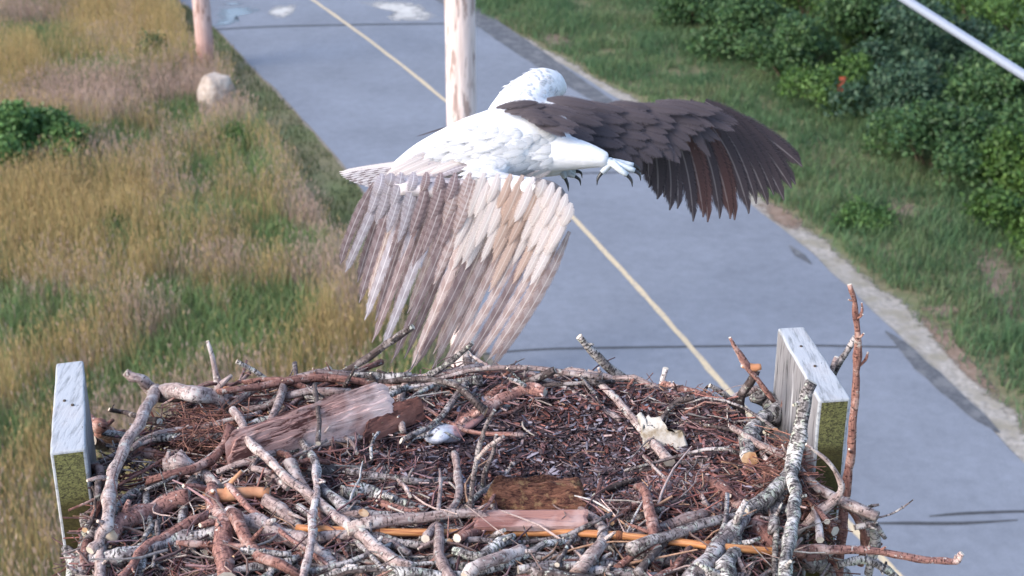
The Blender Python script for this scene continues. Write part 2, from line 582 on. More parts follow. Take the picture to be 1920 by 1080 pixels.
def thin_out(mat, scale=9.0):
    """let the ground show through where the spread is thin"""
    nt = mat.node_tree
    b = nt.nodes["Principled BSDF"]; out = nt.nodes["Material Output"]
    a = N(nt, "ShaderNodeAttribute", attribute_name="Col")
    nz = noise_tex(nt, coords(nt), scale, 5, 0.7)
    fac = ramp(nt, math_n(nt, 'ADD', a.outputs["Fac"], math_n(nt, 'MULTIPLY', math_n(nt, 'SUBTRACT', nz, 0.5), 1.5)), [(0.42, 0.0), (0.85, 1.0)])
    tr = N(nt, "ShaderNodeBsdfTransparent"); ms = N(nt, "ShaderNodeMixShader")
    nt.links.new(fac, ms.inputs[0]); nt.links.new(tr.outputs[0], ms.inputs[1]); nt.links.new(b.outputs[0], ms.inputs[2])
    nt.links.new(ms.outputs[0], out.inputs[0])
thin_out(M['bare'], 5.0); thin_out(M['sand'], 7.0); thin_out(M['dapple_gravel'], 3.0); thin_out(M['puddle'], 2.0)
blob_sheet("puddle", [(408, 18), (470, 14), (486, 24), (440, 36), (450, 46), (404, 50)], 0.0352, M['puddle'])
blob_sheet("puddle", [(410, 10), (440, 7), (462, 9), (440, 13)], 0.0352, M['puddle'])
blob_sheet("painted_sun_dapple", [(500, 26), (512, 14), (545, 11), (558, 18), (545, 32), (512, 38)], 0.0352, M['dapple_gravel'], seed=2)  # sunlit dapple painted onto the asphalt as pale colour
blob_sheet("painted_sun_dapple", [(668, 6), (700, 3), (780, 6), (800, 18), (830, 34), (800, 44), (730, 42), (726, 34), (742, 28), (700, 16)], 0.0352, M['dapple_gravel'], seed=5)  # larger cream dapple, its sunlight likewise put into the colour
blob_sheet("gravel_patch", [(250, 2), (300, -6), (332, 2), (336, 16), (300, 12), (262, 9)], 0.02, M['dapple_gravel'], seed=7)
# bare reddish soil scars in the right verge
for k, pts in enumerate(([(1712, 590), (1770, 600), (1800, 650), (1850, 705), (1880, 750), (1845, 738), (1790, 690), (1750, 640)],
                         [(1720, 580), (1780, 570), (1815, 582), (1760, 602)],
                         [(1410, 392), (1440, 378), (1490, 402), (1515, 432), (1470, 430)],
                         [(1640, 395), (1700, 380), (1730, 400), (1690, 425)],
                         [(1000, 60), (1060, 65), (1080, 90), (1030, 95)],
                         [(1800, 460), (1880, 455), (1925, 600), (1860, 580)])):
    blob_sheet("bare_soil", pts, 0.016 + 0.004 * k, M['bare'], seed=k)

# ------------------------------------------------------------------ grass (nobody could count it: stuff)
def scatter(n, x0, x1, y0, y1):
    return RNG.uniform(x0, x1, n), RNG.uniform(y0, y1, n)

def blades(name, X, Y, H, W, lean, C, Ctip, mat, heads=None, z0=0.0):
    """tapered, bent blades: 5 vertices and 3 triangles each; heads = extra seed-head diamonds"""
    n = len(X)
    a = RNG.uniform(0, 2 * np.pi, n)
    wx, wy = np.cos(a) * W / 2, np.sin(a) * W / 2
    la = RNG.uniform(0, 2 * np.pi, n)
    L = lean * H * RNG.uniform(0.3, 1.2, n)
    lx, ly = np.cos(la) * L, np.sin(la) * L
    V = np.zeros((n, 5, 3))
    V[:, 0] = np.stack([X - wx, Y - wy, np.full(n, z0)], 1)
    V[:, 1] = np.stack([X + wx, Y + wy, np.full(n, z0)], 1)
    V[:, 2] = np.stack([X - wx * .8 + lx * .35, Y - wy * .8 + ly * .35, H * .6], 1)
    V[:, 3] = np.stack([X + wx * .8 + lx * .35, Y + wy * .8 + ly * .35, H * .6], 1)
    V[:, 4] = np.stack([X + lx, Y + ly, H * (1 - .25 * lean)], 1)
    b = (np.arange(n) * 5)[:, None]
    Fc = np.concatenate([b + np.array([0, 1, 3]), b + np.array([0, 3, 2]), b + np.array([2, 3, 4])], 0)
    CC = np.ones((n, 5, 4))
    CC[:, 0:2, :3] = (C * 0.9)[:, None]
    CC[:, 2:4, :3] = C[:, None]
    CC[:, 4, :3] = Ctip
    V = V.reshape(-1, 3); CC = CC.reshape(-1, 4)
    if heads is not None:
        sel, hc, hw, hl = heads
        m = len(sel)
        tx = (X + lx)[sel]; ty = (Y + ly)[sel]; tz = (H * (1 - .25 * lean))[sel]
        ca, sa = np.cos(a[sel] + 0.7), np.sin(a[sel] + 0.7)
        HV = np.zeros((m, 4, 3))
        HV[:, 0] = np.stack([tx, ty, tz - hl * .5], 1)
        HV[:, 1] = np.stack([tx - ca * hw, ty - sa * hw, tz + hl * .05], 1)
        HV[:, 2] = np.stack([tx + ca * hw, ty + sa * hw, tz + hl * .1], 1)
        HV[:, 3] = np.stack([tx + lx[sel] * .15, ty + ly[sel] * .15, tz + hl * .6], 1)
        hb = len(V) + (np.arange(m) * 4)[:, None]
        Fc = np.concatenate([Fc, hb + np.array([0, 2, 1]), hb + np.array([1, 2, 3])], 0)
        hcc = np.ones((m, 4, 4)); hcc[:, :, :3] = hc[:, None]
        V = np.concatenate([V, HV.reshape(-1, 3)]); CC = np.concatenate([CC, hcc.reshape(-1, 4)])
    return fast_mesh(name, V, Fc, mat, CC)

# the left side of the road: meadow beyond a mown verge
Lpoly = [(p.x, p.y) for p in offset(LW, -0.05 * sgn)]
Rpoly = [(a.x + (b.x - a.x) * .62, a.y + (b.y - a.y) * .62) for a, b in zip(sh_in, shB)]
RB = np.array([(p.x, p.y) for p in shB])
verge_px = [(322, -10), (338, 40), (366, 100), (432, 140), (446, 200), (505, 262), (545, 325), (585, 395), (640, 480), (730, 600), (830, 745), (930, 900), (1040, 1060)]
VW = ground_line(verge_px)
Vpoly = [(p.x, p.y) for p in VW]
left_meadow = Vpoly + [(-40, -10), (-40, 90)]
left_verge = Lpoly + Vpoly[::-1]

GREEN = np.array([0.15, 0.22, 0.09]); OCHRE = np.array([0.43, 0.31, 0.145]); PINK = np.array([0.44, 0.315, 0.255])
OLIVE = np.array([0.205, 0.245, 0.105]); DEEP = np.array([0.05, 0.09, 0.025])
BLOBS = {
 'ochre': [(120, 390, 190, 80), (30, 120, 60, 60), (250, 50, 100, 60), (90, 510, 120, 30), (130, 640, 110, 40), (275, 480, 35, 60), (640, 620, 60, 50), (10, 690, 50, 40), (30, 980, 70, 90), (300, 40, 60, 50), (160, 20, 60, 30), (60, 850, 50, 40), (560, 690, 50, 30)],
 'pink': [(230, 160, 190, 30), (100, 190, 130, 30), (420, 218, 70, 18), (290, 258, 130, 18), (330, 335, 60, 28), (400, 485, 80, 28), (580, 400, 30, 40), (360, 140, 50, 20), (240, 30, 40, 50), (60, 20, 80, 20), (590, 500, 60, 50), (300, 590, 60, 30), (650, 560, 40, 80)],
 'green': [(600, 480, 40, 50), (520, 440, 50, 40), (300, 540, 60, 30), (150, 250, 60, 20), (380, 320, 40, 25), (540, 560, 50, 40), (80, 60, 50, 35), (60, 560, 130, 45), (410, 400, 90, 35), (220, 430, 30, 25), (440, 565, 90, 35), (285, 98, 35, 25), (440, 262, 35, 35), (195, 120, 40, 14), (262, 152, 18, 16), (340, 640, 110, 40), (230, 700, 90, 30), (40, 800, 90, 60), (310, 190, 40, 20), (480, 300, 30, 40), (250, 250, 60, 18), (470, 640, 90, 40), (350, 200, 40, 30), (60, 300, 120, 22)]}

def weights(px, py, X, Y):
    out = {}
    for k, s in (('ochre', 0.0), ('pink', 20.0), ('green', 40.0)):
        w = 0.38 * vnoise(X + s, Y - s, 0.9) + 0.30 * vnoise(X - s, Y + s, 2.3) + 0.14 * vnoise(X - s, Y + s, 5.5)
        for bx, by, rx, ry in BLOBS[k]:
            w = w + 0.42 * np.exp(-(((px - bx) / rx) ** 2 + ((py - by) / ry) ** 2))
        out[k] = w
    return out

ROCK = at_z(405, 199)
def meadow(n, y0, y1, x0, x1, size=1.0):
    X, Y = scatter(n, x0, x1, y0, y1)
    keep = in_poly(X, Y, left_meadow)
    X, Y = X[keep], Y[keep]; n = len(X)
    px, py = project(np.stack([X, Y, np.full(n, 0.25)], 1))
    w = weights(px, py, X, Y)
    tw = np.stack([w['ochre'], w['pink'], w['green'], np.full(n, 0.43)], 1) + RNG.normal(0, 0.13, (n, 4))
    k = tw.argmax(1)
    pal = np.stack([OCHRE * .9, PINK * 0.85, GREEN, OLIVE])
    C = pal[k] * RNG.uniform(0.8, 1.18, (n, 1)) * (0.86 + 0.3 * vnoise(X, Y, 1.6))[:, None]
    C = 0.85 * C + 0.15 * OLIVE
    C = C * RNG.uniform(0.9, 1.1, (n, 3))
    hbase = np.array([0.55, 0.5, 0.34, 0.42])[k]
    H = hbase * RNG.uniform(0.55, 1.25, n) * (0.7 + 0.6 * vnoise(X + 9, Y, 0.8))
    near_rock = np.exp(-(((X - ROCK.x) / 0.55) ** 2 + ((Y - ROCK.y + 0.5) / 0.7) ** 2))
    H = H * (1 - 0.75 * near_rock)
    W = np.array([0.008, 0.007, 0.015, 0.010])[k] * RNG.uniform(0.7, 1.4, n) * size
    lean = np.array([0.28, 0.3, 0.55, 0.4])[k]
    sel = np.where((k != 2) & (RNG.random(n) < np.array([0.5, 0.8, 0, 0.25])[k]))[0]
    hc = np.where((k[sel] == 1)[:, None], PINK, OCHRE) * RNG.uniform(0.85, 1.15, (len(sel), 1))
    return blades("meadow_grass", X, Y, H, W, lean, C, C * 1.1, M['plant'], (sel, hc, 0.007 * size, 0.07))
tag(meadow(330000, 11, 37, -17, 2, 1.0), "tall meadow of straw and pinkish seed heads left of the road", "grass", kind="stuff")
tag(meadow(40000, 37, 72, -34, -2, 2.2), "far strip of meadow grass beyond the upper left corner", "grass", kind="stuff")

def lawn(name, poly, n, x0, x1, y0, y1, h, w, pal, mott=1.5, bare=None, size=1.0):
    X, Y = scatter(n, x0, x1, y0, y1)
    keep = in_poly(X, Y, poly)
    X, Y = X[keep], Y[keep]
    dens = vnoise(X, Y, 2.2) * 0.6 + vnoise(X + 5, Y, 5.0) * 0.4
    keep = RNG.random(len(X)) < np.clip((dens - 0.12) * 3.0, 0.15, 1)
    if bare is not None: keep &= ~((RNG.random(len(X)) < bare(X, Y)))
    X, Y = X[keep], Y[keep]; n = len(X)
    f = np.clip(vnoise(X, Y, mott) * 0.6 + vnoise(X, Y, mott * 3.1) * 0.4 + RNG.normal(0, 0.14, n), 0, 0.999)
    k = (f * len(pal)).astype(int)
    C = np.array(pal)[k] * RNG.uniform(0.65, 1.35, (n, 1)) * RNG.uniform(0.92, 1.08, (n, 3))
    H = h * RNG.uniform(0.5, 1.4, n) * (0.5 + vnoise(X + 3, Y + 3, 1.1))
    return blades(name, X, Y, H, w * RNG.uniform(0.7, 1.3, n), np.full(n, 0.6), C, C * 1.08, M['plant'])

vp = [(0.075, 0.095, 0.045), (0.085, 0.108, 0.050), (0.095, 0.115, 0.055), (0.14, 0.13, 0.08)]
tag(lawn("mown_verge_grass", left_verge, 170000, -10, 4, 11, 42, 0.11, 0.013, vp), "short dark mown grass along the left road edge", "grass", kind="stuff")

right_side = Rpoly + [(45, -10), (45, 90)]
right_full = [tuple(q) for q in RB] + [(45, -10), (45, 90)]
BARE_PX = [(1760, 630, 45, 40), (1830, 705, 40, 40), (1765, 585, 45, 16), (1460, 405, 50, 25), (1690, 400, 45, 20), (1040, 78, 40, 16), (1870, 520, 50, 60)]
def bare_r(X, Y):
    px, py = project(np.stack([X, Y, np.zeros(len(X))], 1))
    w = np.zeros(len(X))
    for bx, by, rx, ry in BARE_PX:
        w = np.maximum(w, np.exp(-(((px - bx) / rx) ** 2 + ((py - by) / ry) ** 2)))
    w = np.clip(w * 0.8, 0, 0.72)
    return np.maximum(w, np.where(in_poly(X, Y, right_full), 0, 0.86))
rp = [(0.07, 0.135, 0.065), (0.085, 0.155, 0.074), (0.10, 0.172, 0.082), (0.115, 0.182, 0.082), (0.125, 0.185, 0.085), (0.155, 0.175, 0.095)]
tag(lawn("verge_grass", right_side, 420000, -1, 17, 11, 40, 0.19, 0.014, rp, 1.1, bare_r), "green grass bank between sandy shoulder and shrubs on the right", "grass", kind="stuff")

# ------------------------------------------------------------------ shrubs
def leaf_cloud(lobes, n, size, pal, rng, upbias=0.35):
    L = np.array(lobes)                    # x y z rx ry rz
    vol = L[:, 3] * L[:, 4] * L[:, 5]
    k = rng.choice(len(L), n, p=vol ** 0.75 / (vol ** 0.75).sum())
    d = rng.normal(size=(n, 3)); d /= np.linalg.norm(d, axis=1)[:, None]
    d[:, 2] = np.where(d[:, 2] < -0.3, -d[:, 2], d[:, 2])
    r = rng.uniform(0.45, 1.08, n) ** 0.6
    P = L[k, :3] + d * L[k, 3:6] * r[:, None]
    P += rng.normal(0, 0.09, (n, 3)) * rng.random((n, 1))
    P[:, 2] = np.maximum(P[:, 2], 0.03)
    a = rng.normal(size=(n, 3)); a[:, 2] -= 0.25; a /= np.linalg.norm(a, axis=1)[:, None]
    nn = d + rng.normal(0, 0.7, (n, 3)); nn[:, 2] += upbias
    s = np.cross(a, nn); s /= np.linalg.norm(s, axis=1)[:, None] + 1e-9
    up = np.cross(s, a)
    sz = size * rng.uniform(0.4, 1.7, n)
    V = np.zeros((n, 4, 3))
    V[:, 0] = P - a * sz[:, None] * .5
    V[:, 1] = P + s * sz[:, None] * .3 + up * sz[:, None] * .08
    V[:, 2] = P + a * sz[:, None] * .55
    V[:, 3] = P - s * sz[:, None] * .3 + up * sz[:, None] * .08
    b = (np.arange(n) * 4)[:, None]
    Fc = np.concatenate([b + np.array([0, 1, 2]), b + np.array([0, 2, 3])], 0)
    pal = np.array(pal)
    ci = np.clip((rng.random(n) * 0.7 + 0.3 * rng.random(len(L))[k]) * len(pal), 0, len(pal) - 1).astype(int)
    C = pal[ci] * rng.uniform(0.7, 1.3, (n, 1))
    CC = np.ones((n, 4, 4)); CC[:, :, :3] = C[:, None]
    return V.reshape(-1, 3), Fc, CC.reshape(-1, 4)

def shrub(name, base, r, h, n, size, pal, label, cat="shrub", group=None, seed=1, flowers=None):
    rng = np.random.default_rng(seed)
    root = empty(name, base, label, cat, group)
    lobes = []
    for i in range(16):
        a = rng.uniform(0, 2 * np.pi); q = rng.uniform(0.0, 1.0) * r
        z = h * rng.uniform(0.18, 0.85) * (1 - 0.40 * q / r)
        rr = r * rng.uniform(0.22, 0.46)
        lobes.append((base.x + q * math.cos(a), base.y + q * math.sin(a), base.z + z, rr, rr, rr * rng.uniform(0.55, 0.9) * min(1.2, h / r)))
    V, Fc, CC = leaf_cloud(lobes, int(n * 2.1), size * .78, pal, rng)
    fast_mesh("crown", V, Fc, M['leaf'], CC, root)
    t = Tube()
    for i in range(7):
        lb = lobes[i]
        p0 = Vector((base.x + rng.uniform(-.12, .12) * r, base.y + rng.uniform(-.12, .12) * r, base.z - 0.05))
        p1 = Vector(lb[:3]); pm = p0.lerp(p1, 0.5) + Vector((rng.uniform(-.1, .1), rng.uniform(-.1, .1), 0.05)) * r
        t.add(catmull([p0, pm, p1], 6), lerp_list([0.022 * h, 0.012 * h, 0.004 * h], 6), 5, 0.1)
    t.build("stem", [M['twigbark'], M['twigbark']], root)
    if flowers:
        for (dx, dz, dy, s, colm) in flowers:
            for b in range(7):
                v, f = [], []
                c0 = base + Vector((dx + random.uniform(-s, s), dy + random.uniform(-s, s), dz + random.uniform(-s, s) * 1.4))
                q = s * 0.55; i0 = len(v)
                for k in range(5):
                    aa = 2 * math.pi * k / 5
                    v += [c0, c0 + Vector((math.cos(aa) * q, -0.3 * q, math.sin(aa) * q)), c0 + Vector((math.cos(aa + .9) * q, -0.3 * q, math.sin(aa + .9) * q))]
                    f.append((i0 + k * 3, i0 + k * 3 + 1, i0 + k * 3 + 2))
                make_obj("flower", v, f, colm, root)
    return root

M['red_flower'] = simple_noise_mat("red_petals", (0.42, 0.06, 0.04), (0.55, 0.12, 0.08), 30)
M['orange_flower'] = simple_noise_mat("orange_petals", (0.7, 0.16, 0.03), (0.8, 0.25, 0.05), 30)
DG = [(0.024, 0.056, 0.024), (0.036, 0.080, 0.030), (0.052, 0.105, 0.038), (0.075, 0.135, 0.048)]
MG = [(0.04, 0.085, 0.024), (0.058, 0.115, 0.030), (0.078, 0.15, 0.036), (0.105, 0.185, 0.046)]
YG = [(0.034, 0.075, 0.02), (0.05, 0.10, 0.024), (0.068, 0.13, 0.03), (0.09, 0.155, 0.036)]
BG = [(0.026, 0.055, 0.035), (0.036, 0.075, 0.045), (0.05, 0.095, 0.055), (0.07, 0.12, 0.065)]
HEDGE = [
 # base px, radius, height, leaves, size, palette, label
 ((1300, 48), 1.0, 1.0, 2600, .10, DG, "low dark green shrub where the thicket meets the top of the grass bank"),
 ((1405, 100), 1.1, 1.3, 3200, .10, DG, "rounded dark shrub jutting farthest into the grass bank"),
 ((1480, 160), 0.9, 1.5, 3000, .095, DG, "dark glossy shrub standing behind the bright red flower clump"),
 ((1570, 205), 0.8, 1.0, 2600, .085, MG, "mid green bush carrying a red flower clump at the front of the thicket"),
 ((1660, 250), 1.0, 1.3, 3000, .09, BG, "blue green shrub right of the red flower clump"),
 ((1740, 315), 0.9, 1.4, 3000, .09, DG, "dark shrub at the foot of the thicket above the brown grass patch"),
 ((1820, 345), 0.8, 1.3, 2600, .09, DG, "shadowy dark shrub left of the bright yellow green bush"),
 ((1890, 372), 0.75, 1.2, 2800, .085, YG, "bright yellow green bush touching the right edge of the picture"),
 ((1925, 460), 0.7, 0.9, 2400, .085, YG, "low yellow green bush at right edge below the other bright bush"),
 ((1400, 18), 1.4, 2.2, 4200, .11, DG, "tall dark shrub at top of picture right of the grass bank"),
 ((1520, 70), 1.3, 2.2, 4200, .105, YG, "yellow green leafy shrub high in the middle of the thicket"),
 ((1630, 120), 1.3, 2.2, 4200, .105, DG, "dark broad shrub below the left end of the overhead cable"),
 ((1750, 180), 1.3, 2.1, 4200, .10, BG, "blue green shrub directly below the overhead cable"),
 ((1860, 240), 1.2, 2.0, 4200, .10, DG, "dark green shrub under the right end of the overhead cable"),
 ((1965, 300), 1.2, 2.0, 3600, .10, DG, "dark shrub cut by the right picture edge below the cable"),
 ((1560, -40), 1.6, 2.6, 4200, .12, MG, "mid green shrub at the top edge left of the cable"),
 ((1700, 10), 1.6, 2.7, 4200, .12, MG, "large green shrub behind the upper end of the cable"),
 ((1830, 70), 1.5, 2.7, 4200, .115, MG, "green shrub with a small orange flower above the cable"),
 ((1960, 130), 1.5, 2.7, 4200, .11, MG, "green shrub in the upper right corner above the cable"),
 ((1880, -30), 1.6, 2.9, 4200, .12, DG, "dark tall shrub at the top right corner behind the others"),
 ((2040, 210), 1.5, 2.6, 2600, .12, DG, "dark shrub just past the right picture edge"),
]
for i, (px, r, h, n, s, pal, lab) in enumerate(HEDGE):
    b = at_z(*px)
    fl = None
    if i == 3: fl = [(-0.1, 0.72, -0.72, 0.075, M['red_flower']), (0.45, 0.25, -0.72, 0.05, M['red_flower'])]
    if i == 17: fl = [(0.35, 1.55, -1.4, 0.05, M['orange_flower'])]
    shrub("shrub", b, r, h, n, s, pal, lab, "shrub", "shrubs in the thicket right of the road", 40 + i, fl)
# meadow shrub on the left
MS = [(0.05, 0.11, 0.036), (0.07, 0.145, 0.044), (0.095, 0.18, 0.054), (0.13, 0.215, 0.07)]
shrub("shrub", at_z(30, 312), 0.95, 1.15, 4600, 0.10, MS, "dark green bush growing in the meadow at the left edge", "shrub", None, 90)
shrub("shrub", at_z(122, 300), 0.36, 0.62, 1300, 0.08, MS, "small leafy bush beside the larger dark meadow bush", "shrub", None, 91)
shrub("shrub", at_z(282, 112), 0.34, 0.5, 900, 0.08, DG, "small dark weed clump in the meadow left of the far utility pole", "shrub", None, 92)
shrub("shrub", at_z(440, 275), 0.25, 0.42, 700, 0.06, MG, "small green weed clump in the meadow below the boulder", "shrub", None, 93)
shrub("shrub", at_z(212, 440), 0.20, 0.30, 500, 0.06, YG, "small bright green weed in the ochre grass", "shrub", None, 94)
shrub("grass_tussock", at_z(1620, 425), 0.42, 0.34, 1500, 0.07, [(0.05, 0.11, 0.035), (0.07, 0.14, 0.04), (0.09, 0.16, 0.05)], "bright green grass tussock on the bank above the shoulder", "tussock", None, 95)

# ------------------------------------------------------------------ boulder
def boulder():
    bm = bmesh.new()
    bmesh.ops.create_icosphere(bm, subdivisions=4, radius=1.0)
    b = at_z(405, 199)
    for v in bm.verts:
        d = v.co.normalized()
        k = 1 + 0.16 * mnoise.noise(d * 1.6 + Vector((3, 1, 5))) + 0.07 * mnoise.noise(d * 4.0) + 0.025 * mnoise.noise(d * 11)
        p = d * k
        for nrm, lim in ((Vector((-.7, -.5, .5)), 0.78), (Vector((.6, -.6, .55)), 0.82), (Vector((0.1, -.1, 1)), 0.80), (Vector((.9, -.2, .1)), 0.86)):
            nn = nrm.normalized(); e = p.dot(nn)
            if e > lim: p -= nn * (e - lim) * 0.85
        v.co = Vector((p.x * 0.35, p.y * 0.31, p.z * 0.43))
    me = bpy.data.meshes.new("boulder")
    bm.to_mesh(me); bm.free()
    me.materials.append(M['rock'])
    me.polygons.foreach_set("use_smooth", [True] * len(me.polygons))
    o = bpy.data.objects.new("boulder", me)
    COL.objects.link(o)
    o.location = b + Vector((0, 0.1, 0.2))
    tag(o, "pale cream boulder in the grass at the foot of the far utility pole", "boulder")
boulder()

# ------------------------------------------------------------------ utility poles and overhead cable
def utility_pole(base, top_r, base_r, h, mat, label, seed, lean=(0, 0)):
    n = 60
    path = [Vector((lean[0] * i / n, lean[1] * i / n, -0.6 + (h + 0.6) * i / n)) for i in range(n + 1)]
    t = Tube()
    S = 20
    t.add(path, lerp_list([base_r, top_r], n), S, 0.025, (0, 1), seed)
    o = t.build("utility_pole", [mat, mat])
    o.location = (base.x, base.y, 0)
    tag(o, label, "utility pole")
    return o
NEARP = at_z(873, 742)
FARP = at_z(388, 131)
utility_pole(NEARP, 0.165, 0.165, 9.5, M['pole_near'], "pale weathered wooden utility pole beside road, nearer of two, behind the bird", 2.0)
utility_pole(FARP, 0.15, 0.175, 9.5, M['pole_far'], "pinkish brown wooden utility pole behind the boulder, farther of two", 5.0)
# cable: from the near pole down to the right, crossing over the verge
cA = at_y(872, -527, NEARP.y)
cB = at_t(1920, 141, 9.5)
cM = at_t(1700, -1, 11.0)
dirc = (cB - cA).normalized()
cEnd = cB + dirc * 8.0
pts = [cA.lerp(cEnd, i / 40) for i in range(41)]
t = Tube()
t.add(pts, [0.030] * 41, 10, 0.0, (0, 0))
tag(t.build("overhead_cable", [M['cable'], M['cable']]), "thick pale overhead cable slanting across the upper right corner", "cable")

# ------------------------------------------------------------------ nest platform
def post_mats():
    top, nt, b = new_mat("bleached_wood_top", 0.8, 0.25)
    ob = coords(nt)
    g = noise_tex(nt, mapping(nt, ob, (70, 9, 70)), 1.5, 6, 0.7, 0.3)
    c = mix(nt, ramp(nt, g, [(0.34, 0.0), (0.52, 1.0)]), (0.16, 0.17, 0.18), (0.34, 0.355, 0.38))
    sp = noise_tex(nt, mapping(nt, ob, (40, 20, 40)), 2.2, 4, 0.7)
    c = mix(nt, ramp(nt, sp, [(0.66, 0.0), (0.70, 0.9)]), c, (0.07, 0.065, 0.06))
    pk = noise_tex(nt, ob, 14, 3, 0.5)
    c = mix(nt, ramp(nt, pk, [(0.5, 0.0), (0.7, 0.5)]), c, (0.38, 0.36, 0.36))
    nt.links.new(c, b.inputs["Base Color"]); bump(nt, b, g, 0.5, 0.003)
    side, nt, b = new_mat("grey_wood_side", 0.85, 0.2)
    ob = coords(nt)
    g = noise_tex(nt, mapping(nt, ob, (50, 50, 5)), 1.6, 6, 0.7, 0.3)
    c = mix(nt, ramp(nt, g, [(0.36, 0.0), (0.46, 0.7), (0.7, 1.0)]), (0.05, 0.048, 0.05), (0.26, 0.25, 0.26))
    ck = noise_tex(nt, mapping(nt, ob, (16, 16, 1.6)), 1.4, 4, 0.6)
    c = mix(nt, ramp(nt, ck, [(0.60, 0.0), (0.66, 1.0)]), c, (0.50, 0.49, 0.50))
    nt.links.new(c, b.inputs["Base Color"]); bump(nt, b, g, 0.7, 0.004)
    front, nt, b = new_mat("algae_stained_wood", 0.85, 0.2)
    ob = coords(nt)
    g = noise_tex(nt, mapping(nt, ob, (70, 70, 110)), 2.2, 6, 0.8, 0.8)
    fleck = ramp(nt, g, [(0.42, 0.0), (0.58, 1.0)])
    up = mix(nt, fleck, (0.045, 0.042, 0.022), (0.20, 0.195, 0.075))
    low = mix(nt, fleck, (0.040, 0.034, 0.014), (0.075, 0.064, 0.022))
    z = N(nt, "ShaderNodeSeparateXYZ"); nt.links.new(ob, z.inputs[0])
    zz = math_n(nt, 'ADD', z.outputs[2], math_n(nt, 'MULTIPLY', noise_tex(nt, ob, 22, 3, 0.5), 0.02))
    # object z runs down from 0 at the post top
    fac = ramp(nt, math_n(nt, 'ADD', zz, 1.0), [(0.905, 0.0), (0.925, 1.0)])
    c = mix(nt, fac, low, up)
    nt.links.new(c, b.inputs["Base Color"]); bump(nt, b, g, 0.5, 0.003)
    return top, side, front
MT, MS_, MF = post_mats()

ZP = 7.70
NEST_C = Vector((-0.10, 2.14, 7.0))
plat = empty("nest_platform", (NEST_C.x, NEST_C.y, 0), "weathered wooden platform with two upright boards holding the stick nest", "platform")

def board_post(f, bk, wf, wb, zt, zb, label):
    """upright board: f/bk front and back points of its top, wf/wb the widths there"""
    d = (f - bk); d.z = 0
    L = d.length; d.normalize()
    nrm = Vector((-d.y, d.x, 0))
    if nrm.x < 0: nrm = -nrm
    nseg = 10
    bm = bmesh.new()
    rings = []
    zs = [zt - (zt - zb) * (k / 14) ** 1.0 for k in range(15)]
    for k, z in enumerate(zs):
        ring = []
        prof = []
        for side in (-1, 1):
            seq = range(nseg + 1) if side == -1 else range(nseg, -1, -1)
            for i in seq:
                u = i / nseg
                w = wb + (wf - wb) * u
                p = bk.lerp(f, u) + nrm * side * w / 2
                prof.append(p)
        for p in prof:
            q = Vector((p.x, p.y, z))
            e = 0.0016 * mnoise.noise(Vector((q.x * 60, q.y * 60, q.z * 9)))
            q += nrm * e + d * e
            if k == 0: q.z += 0.0015 * mnoise.noise(Vector((q.x * 50, q.y * 50, 3)))
            ring.append(bm.verts.new(q))
        rings.append(ring)
    n = len(rings[0])
    def mi(i):
        a, b2 = i, (i + 1) % n
        if a == nseg: return 2             # front face
        return 1
    for k in range(len(rings) - 1):
        for i in range(n):
            j = (i + 1) % n
            fc = bm.faces.new((rings[k][i], rings[k][j], rings[k + 1][j], rings[k + 1][i]))
            fc.material_index = mi(i)
    for i in range(nseg):
        a, b2 = rings[0][i], rings[0][i + 1]
        c2, d2 = rings[0][n - 2 - i], rings[0][n - 1 - i]
        fc = bm.faces.new((a, b2, c2, d2)); fc.material_index = 0
    bmesh.ops.recalc_face_normals(bm, faces=bm.faces)
    edges = [e for e in bm.edges if e.is_manifold and e.calc_face_angle(0) > 0.9]
    bmesh.ops.bevel(bm, geom=edges, offset=0.005, segments=3, affect='EDGES', profile=0.6)
    org = Vector(((f.x + bk.x) / 2, (f.y + bk.y) / 2, zt))
    for v in bm.verts: v.co -= org
    me = bpy.data.meshes.new("post")
    bm.to_mesh(me); bm.free()
    for m in (MT, MS_, MF): me.materials.append(m)
    o = bpy.data.objects.new("post", me)
    COL.objects.link(o)
    o.parent = plat
    o.matrix_parent_inverse = Matrix.Translation(-plat.location)
    o.location = org
    if label: o["label"] = label
    return o
pr = board_post(at_z(1566, 749, ZP), at_z(1483, 613, ZP), 0.057, 0.052, ZP, 7.02, "grey upright board with split left face and green algae on its end")
pl = board_post(at_z(127, 845, ZP), at_z(131, 678, ZP), 0.057, 0.049, ZP, 7.02, "bleached upright board standing clear of the nest on its left")
M['nail'] = simple_noise_mat("rusty_nail", (0.05, 0.04, 0.035), (0.10, 0.07, 0.05), 200, rough=0.6)
def nail(px, py):
    p = at_z(px, py, ZP)
    t = Tube(); t.add([p - Vector((0, 0, .006)), p + Vector((0, 0, .002))], [0.0028, 0.0028], 8, 0, (0, 0))
    t.build("nail_head", [M['nail'], M['nail']], plat)
for q in ((121, 752), (136, 760), (1528, 687), (1502, 650)): nail(*q)

